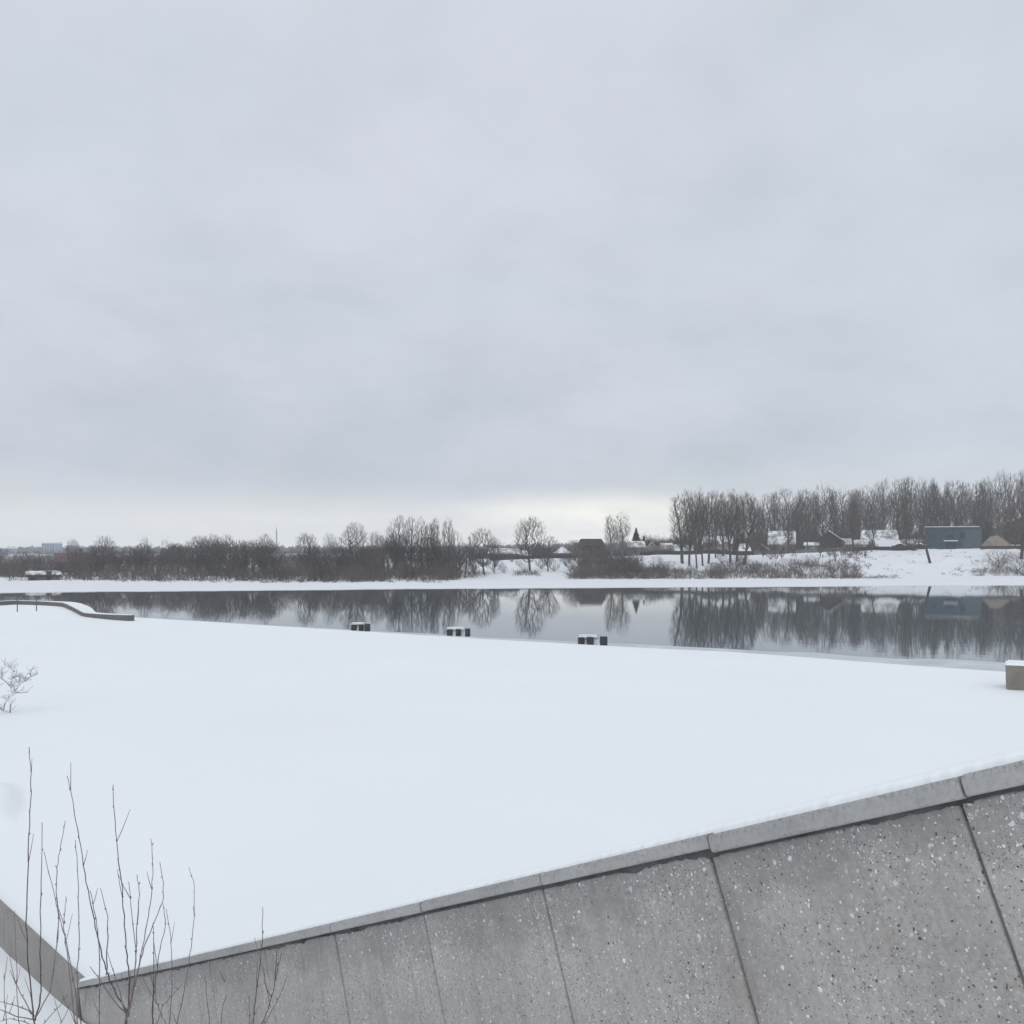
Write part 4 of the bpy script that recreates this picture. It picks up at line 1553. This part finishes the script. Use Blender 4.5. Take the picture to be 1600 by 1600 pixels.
# ------------------------------------------------------------------ fences
def fence(label, x0, x1, D, h, mat='dark_wood', step=8, snowtop=False):
    t = empty('board_fence', gpos((x0 + x1) / 2, D), 0, label, 'fence')
    o0 = t.location.copy()
    mp = MB()
    n = int((x1 - x0) / step)
    pts = [gpos(x0 + (x1 - x0) * i / n, D) - o0 for i in range(n + 1)]
    for a, b in zip(pts, pts[1:]):
        i = len(mp.v)
        for p in (a, b):
            mp.v += [(p.x, -.03, p.z + .05), (p.x, .03, p.z + .05), (p.x, .03, p.z + h), (p.x, -.03, p.z + h)]
        mp.f += [(i, i + 4, i + 7, i + 3), (i + 1, i + 2, i + 6, i + 5), (i + 3, i + 7, i + 6, i + 2), (i, i + 1, i + 5, i + 4)]
    mp.build('boards', M[mat], t)
    for p in pts[::1]:
        mb = MB()
        mb.quad_box((p.x, .1, p.z + h / 2 - .2), (.14, .14, h + .6))
        mb.build('post', M[mat], t)
    if snowtop:
        ms = MB()
        for a, b in zip(pts, pts[1:]):
            ms.tube([(a.x, 0, a.z + h + .03), (b.x, 0, b.z + h + .03)], [.09, .09], 5)
        ms.build('snow_cap', M['roof_snow'], t)


fence('dark board fence below the white roofs left of the brown house', 796, 900, 322, 1.1)
fence('dark board fence below the red walled cottage and the barn', 1000, 1178, 322, 1.2)
fence('long dark fence below the wooden houses on the right bank', 1178, 1330, 324, 1.2, 'grey_wood')
fence('dark fence section before the speckled roof and the cars', 1332, 1444, 323, 1.2)
fence('brown board fence under the straw hut at right', 1532, 1660, 322, 1.0, 'brown_wood')

# jetty plank on the slope
g = gpos(880, 268)
bn = empty('wooden_landing', g, 0, 'low dark wooden landing on the snowy slope left of the thicket', 'landing')
g.z = Zp(896, 268)
bn.location.z = g.z
mb = MB()
mb.quad_box((0, 0, .5), (4.6, 1.4, .35))
mb.build('deck', M['dark_wood'], bn)
for x in (-2, 0, 2):
    mb = MB()
    mb.quad_box((x, 0, -.3), (.2, .2, 1.4))
    mb.build('post', M['dark_wood'], bn)

# ------------------------------------------------------------------ snowed-in cars
def car(label, px, ybase, D, width_px, rz=0.0):
    g = gpos(px, D)
    g.z = Zp(ybase, D)
    s = (width_px / F * D) / 4.3
    t = empty('parked_car', g, rz, label, 'car', 'parked cars under snow by the fence')
    t.scale = (s, s, s)
    mb = MB()
    mb.prism([(-2.1, .35), (2.1, .35), (2.15, .75), (1.95, .95), (1.1, 1.0), (.45, 1.45), (-.95, 1.48), (-1.75, 1.05), (-2.12, .95)], -.85, .85)
    bevel(mb.build('body', M['car_paint'], t), .08, 2)
    mb = MB()
    mb.prism([(-1.5, 1.03), (.95, 1.03), (.42, 1.38), (-.9, 1.40)], -.87, .87)
    mb.build('window', M['glass'], t)
    for x in (-1.3, 1.3):
        for y in (-.8, .8):
            mb = MB()
            mb.tube([(x, y - .1, .33), (x, y + .1, .33)], [.33, .33], 14)
            w = mb.build('wheel', M['rubber'], t)
            mb = MB()
            mb.tube([(x, y - .12, .33), (x, y + .12, .33)], [.18, .18], 10)
            mb.build('rim', M['metal'], w)
    mb = MB()
    prof = [(2.16, .8), (2.0, 1.08), (1.15, 1.2), (.5, 1.62), (-.2, 1.78), (-1.0, 1.7), (-1.85, 1.25), (-2.16, .9)]
    n = len(prof)
    for j in range(7):
        y = -.9 + 1.8 * j / 6
        k = 1 - .25 * abs(j - 3) / 3 if j in (0, 6) else 1
        for x, z in prof:
            mb.v.append((x * (.97 if j in (0, 6) else 1), y, .9 + (z - .9) * k - (.12 if j in (0, 6) else 0)))
    for j in range(6):
        for i in range(n - 1):
            a = j * n + i
            mb.f.append((a, a + 1, a + n + 1, a + n))
    mb.build('snow_cover', M['roof_snow'], t, smooth=True)


car('snow covered car beside the speckled roof house', 1405, 857, 326, 22, R(12))
car('snow covered car near the top of the leaning trunk', 1437, 856.5, 326, 20, 0)

# ------------------------------------------------------------------ radio mast, far buildings
g = gpos(432, 420)
t = empty('radio_mast', g, 0, 'thin radio mast rising above the left treeline', 'mast')
Hh = Zp(827, 420) - g.z
mb = MB()
for k in range(3):
    a = k * 2.094
    mb.tube([(.45 * math.cos(a), .45 * math.sin(a), -.5), (.16 * math.cos(a), .16 * math.sin(a), Hh)], [.07, .05], 5)
for i in range(24):
    z0, z1 = Hh * i / 24, Hh * (i + 1) / 24
    r0, r1 = .45 - .29 * i / 24, .45 - .29 * (i + 1) / 24
    for k in range(3):
        a, b = k * 2.094, (k + 1) * 2.094
        mb.tube([(r0 * math.cos(a), r0 * math.sin(a), z0), (r1 * math.cos(b), r1 * math.sin(b), z1)], [.035, .035], 3)
mb.build('lattice', M['metal'], t)
mb = MB()
mb.tube([(0, 0, Hh), (0, 0, Hh + 1.6)], [.05, .03], 5)
mb.build('antenna', M['metal'], t)


def block(name, label, px0, px1, ytop, D, floors, bays):
    g = gpos((px0 + px1) / 2, D)
    t = empty(name, g, 0, label, 'building')
    Wd = (px1 - px0) / F * D
    H = Zp(ytop, D) - g.z
    mb = MB()
    mb.quad_box((0, 8, H / 2), (Wd, 16, H))
    mb.build('wall', M['tower_wall'], t)
    mb = MB()
    mb.quad_box((0, 8, H + .6), (Wd + 1.2, 17, 1.2))
    mb.build('roof', M['roof_snow'], t)
    for i in range(floors):
        for j in range(bays):
            mb = MB()
            mb.quad_box((-Wd / 2 + Wd * (j + .5) / bays, -.05, H * (i + .55) / floors), (Wd / bays * .5, .2, H / floors * .5))
            mb.build('window', M['glass'], t)


block('apartment_tower', 'bluish apartment tower rising above the trees at far left', 65, 85, 849, 900, 7, 5)
block('distant_block', 'long low distant building at the left edge of the skyline', -40, 13, 857, 900, 4, 9)


# ------------------------------------------------------------------ shrubs in the foreground
def Zt(x, y):
    return (x * .28125, 1150 + y * .28125)


STEMS = {
    'A': [[(190, 1600), (175, 1450), (155, 1250), (145, 1050), (155, 700), (163, 500), (172, 350), (172, 200), (162, 60)],
          [(195, 1580), (222, 1480), (228, 1400), (222, 1150), (228, 800), (234, 480)],
          [(200, 1560), (280, 1420), (310, 1200), (325, 1020), (313, 900), (314, 760), (330, 640), (362, 470)],
          [(190, 1560), (160, 1525), (90, 1500), (0, 1475)], [(188, 1575), (100, 1560), (0, 1520), (-60, 1480)],
          [(40, 1650), (25, 1480), (22, 1320)], [(150, 1650), (100, 1590), (92, 1300), (80, 970)], [(180, 1540), (150, 1500), (100, 1400), (55, 1300)],
          [(215, 1640), (250, 1590), (330, 1500), (370, 1440)], [(300, 1640), (345, 1590), (390, 1490)], [(200, 1620), (140, 1590), (60, 1570), (-20, 1590)]],
    'B': [[(705, 1600), (705, 1530), (660, 1460), (610, 1360), (570, 1230), (530, 1060), (495, 900), (465, 720), (430, 520), (400, 330), (372, 220)],
          [(690, 1620), (715, 1500), (720, 1350), (705, 1220), (692, 1050), (680, 850), (655, 650), (632, 400), (628, 270)],
          [(700, 1580), (720, 1500), (740, 1400), (757, 1200), (735, 1000), (715, 810)],
          [(705, 1570), (735, 1450), (755, 1250), (760, 1050), (776, 880), (762, 770)],
          [(710, 1560), (730, 1450), (750, 1380), (780, 1230), (820, 1030), (840, 900), (850, 720), (838, 570)],
          [(715, 1540), (765, 1300), (800, 1180), (850, 1050), (905, 920), (908, 820), (888, 700)],
          [(460, 1650), (430, 1500), (400, 1320), (370, 1150), (330, 1000), (300, 880), (245, 640)],
          [(430, 1640), (410, 1540), (380, 1250), (350, 1060), (358, 1000), (367, 890)],
          [(430, 1650), (428, 1320), (440, 1150), (438, 950), (430, 750), (420, 580)],
          [(550, 1650), (552, 1250), (545, 1080), (520, 960), (500, 860)],
          [(590, 1330), (598, 1150), (598, 1010), (558, 845)],
          [(700, 1540), (640, 1480), (560, 1360), (500, 1280)], [(705, 1560), (650, 1380), (628, 1290)]],
    'C': [[(845, 1640), (850, 1400), (856, 1150), (850, 1050)], [(850, 1600), (850, 1450), (862, 1350), (880, 1230), (920, 1050), (905, 930)],
          [(940, 1620), (955, 1450), (955, 1230), (945, 1080), (925, 960)],
          [(975, 1640), (1005, 1500), (1035, 1350), (1060, 1180), (1080, 1000), (1082, 830), (1050, 730)],
          [(945, 1640), (900, 1560), (872, 1480), (858, 1380)], [(860, 1640), (905, 1500), (960, 1440), (1010, 1380)],
          [(1170, 1640), (1155, 1500), (1140, 1330)], [(1222, 1640), (1240, 1500), (1272, 1370)]],
    'D': [[(1400, 1640), (1410, 1550), (1435, 1350), (1455, 1150), (1460, 950)], [(1440, 1640), (1480, 1540), (1520, 1420), (1540, 1300), (1562, 1210)],
          [(1500, 1500), (1480, 1400), (1462, 1280)], [(1380, 1640), (1385, 1560), (1383, 1440)], [(1450, 1640), (1540, 1470), (1600, 1330)]],
}
ROOT = {'A': (200, 1720), 'B': (660, 1720), 'C': (900, 1740), 'D': (1415, 1740)}
SHRUB_Y = {'A': 8.0, 'B': 7.7, 'C': 8.2, 'D': 6.9}
THICK = {'A': 1.0, 'B': 1.05, 'C': .9, 'D': .75}
LAB = {'A': 'leafless shrub at the bottom left corner with one very tall straight twig',
       'B': 'leafless shrub with the thickest dark twigs fanning up before the wall corner',
       'C': 'leafless shrub of thin curved twigs right of the thickest twigs',
       'D': 'faint leafless shrub of few thin twigs before the speckled wall'}
rg = random.Random(8)
for key, stems in STEMS.items():
    Y0 = SHRUB_Y[key]
    rx_, ry_ = Zt(*ROOT[key])
    root = Vector((X(rx_, Y0), Y0, 0))
    root.z = bank_z(root.x, root.y) - 0.05
    t = empty('bare_shrub', root, 0, LAB[key], 'shrub', 'leafless shrubs at the bottom left')
    for si, st in enumerate(stems):
        dyv = rg.uniform(-.45, .45)
        ys = Y0 + dyv
        pts = []
        n = len(st)
        for i, (zx, zy) in enumerate(st):
            px, py = Zt(zx, zy)
            yy = Y0 + dyv * (0.3 + 0.7 * i / n)
            pts.append(Vector((X(px, yy), yy, Zp(py, yy))))
        if st[0][1] >= 1590:
            pts = [root + Vector((rg.uniform(-.05, .05), rg.uniform(-.05, .05), 0)), root.lerp(pts[0], .6)] + pts
        # refine with crooked nodes
        fine = []
        for a, b in zip(pts, pts[1:]):
            for k in range(4):
                p = a.lerp(b, k / 4)
                fine.append(p + Vector((rg.uniform(-.004, .004), rg.uniform(-.004, .004), 0)))
        fine.append(pts[-1])
        m_ = len(fine)
        r0 = (0.0075 if si < 2 else 0.0054) * THICK[key]
        r1 = 0.0022
        rads = []
        for k in range(m_):
            f = k / (m_ - 1)
            rads.append((r0 + (r1 - r0) * f ** 0.8) * (1.12 if k % 5 == 0 else 1))
        mb = MB()
        mb.tube([p - root for p in fine], rads, 6)
        # buds and side twigs
        for k in range(6, m_ - 1, 3):
            d = Vector((rg.uniform(-1, 1), rg.uniform(-1, 1), 1.4)).normalized()
            p = fine[k] - root
            mb.tube([p, p + d * .012, p + d * .022], [.0035, .0042, .001], 4)
            if rg.random() < 0.22:
                d2 = Vector((rg.uniform(-.7, .7), rg.uniform(-.7, .7), 1.3)).normalized()
                ln = rg.uniform(.06, .28)
                mb.tube([p, p + d2 * ln * .5, p + d2 * ln + Vector((0, 0, .02))], [.003, .0025, .0016], 4)
        mb.build('twig', M['twig_dark' if si < 2 else 'twig'], t)

# small snowy bush on the platform at left
g = on_plane(14, 1114, PLAT)
t = empty('snowy_bush', g, 0, 'small bush dusted with snow standing on the white platform at the left edge', 'bush')
sc = g.y / F
MBR, MSN = MB(), MB()


def P2(x, y, dy=0.0):
    return Vector(((x / 8 - 14) * sc, dy, (114 - y / 8) * sc))


br = [[(120, 925), (140, 800), (150, 690), (145, 590), (165, 470), (180, 380), (160, 290)], [(40, 890), (60, 800), (100, 720), (150, 670), (200, 620), (260, 540), (330, 500), (390, 460), (480, 420)],
      [(180, 650), (260, 655), (380, 640)], [(145, 600), (90, 520), (30, 470), (-60, 430)], [(160, 480), (220, 440), (290, 480), (330, 520)],
      [(30, 470), (10, 400), (-40, 330)], [(180, 400), (120, 330), (30, 310)], [(390, 460), (380, 420), (370, 380)], [(240, 560), (240, 470), (220, 430)],
      [(40, 890), (-60, 780), (-150, 640), (-200, 480)], [(-60, 780), (-40, 640), (-80, 520)], [(-150, 640), (-260, 560), (-330, 470)]]
rg = random.Random(3)
for st in br:
    dyv = rg.uniform(-.3, .3)
    p = [P2(x, y, dyv * i / len(st)) for i, (x, y) in enumerate(st)]
    p[0].z = max(p[0].z, -0.05)
    n = len(p)
    rr = [.023 * (1 - .65 * i / n) for i in range(n)]
    MBR.tube(p, rr, 6)
    MSN.tube([q + Vector((0, 0, .022)) for q in p[1:]], [r_ * .95 + .006 for r_ in rr[1:]], 6)
    for k in range(1, n):
        for _ in range(5):
            q = p[k - 1].lerp(p[k], rg.random())
            e = q + Vector((rg.uniform(-.22, .22), rg.uniform(-.2, .2), rg.uniform(.0, .25)))
            MBR.tube([q, e], [.010, .005], 4)
            MSN.tube([q + Vector((0, 0, .012)), e + Vector((0, 0, .012))], [.012, .007], 4)
MBR.build('branches', M['frosted_bark'], t)
MSN.build('branch_snow', M['snow'], t)

# ------------------------------------------------------------------ haze
HAZE = 0.00038
if HAZE > 0:
    mb = MB()
    x0, x1, y0, y1, z0, z1 = -2300, 2300, -120, 1760, -2.0, 42
    mb.quad_box(((x0 + x1) / 2, (y0 + y1) / 2, (z0 + z1) / 2), (x1 - x0, y1 - y0, z1 - z0))
    hm = bpy.data.materials.new('haze')
    hm.use_nodes = True
    ht = hm.node_tree
    ht.nodes.clear()
    pv = ht.nodes.new("ShaderNodeVolumePrincipled")
    pv.inputs['Color'].default_value = (0.95, 0.975, 1.0, 1)
    pv.inputs['Density'].default_value = HAZE
    out = ht.nodes.new("ShaderNodeOutputMaterial")
    ht.links.new(pv.outputs[0], out.inputs['Volume'])
    tag(mb.build('haze', hm), kind='stuff')
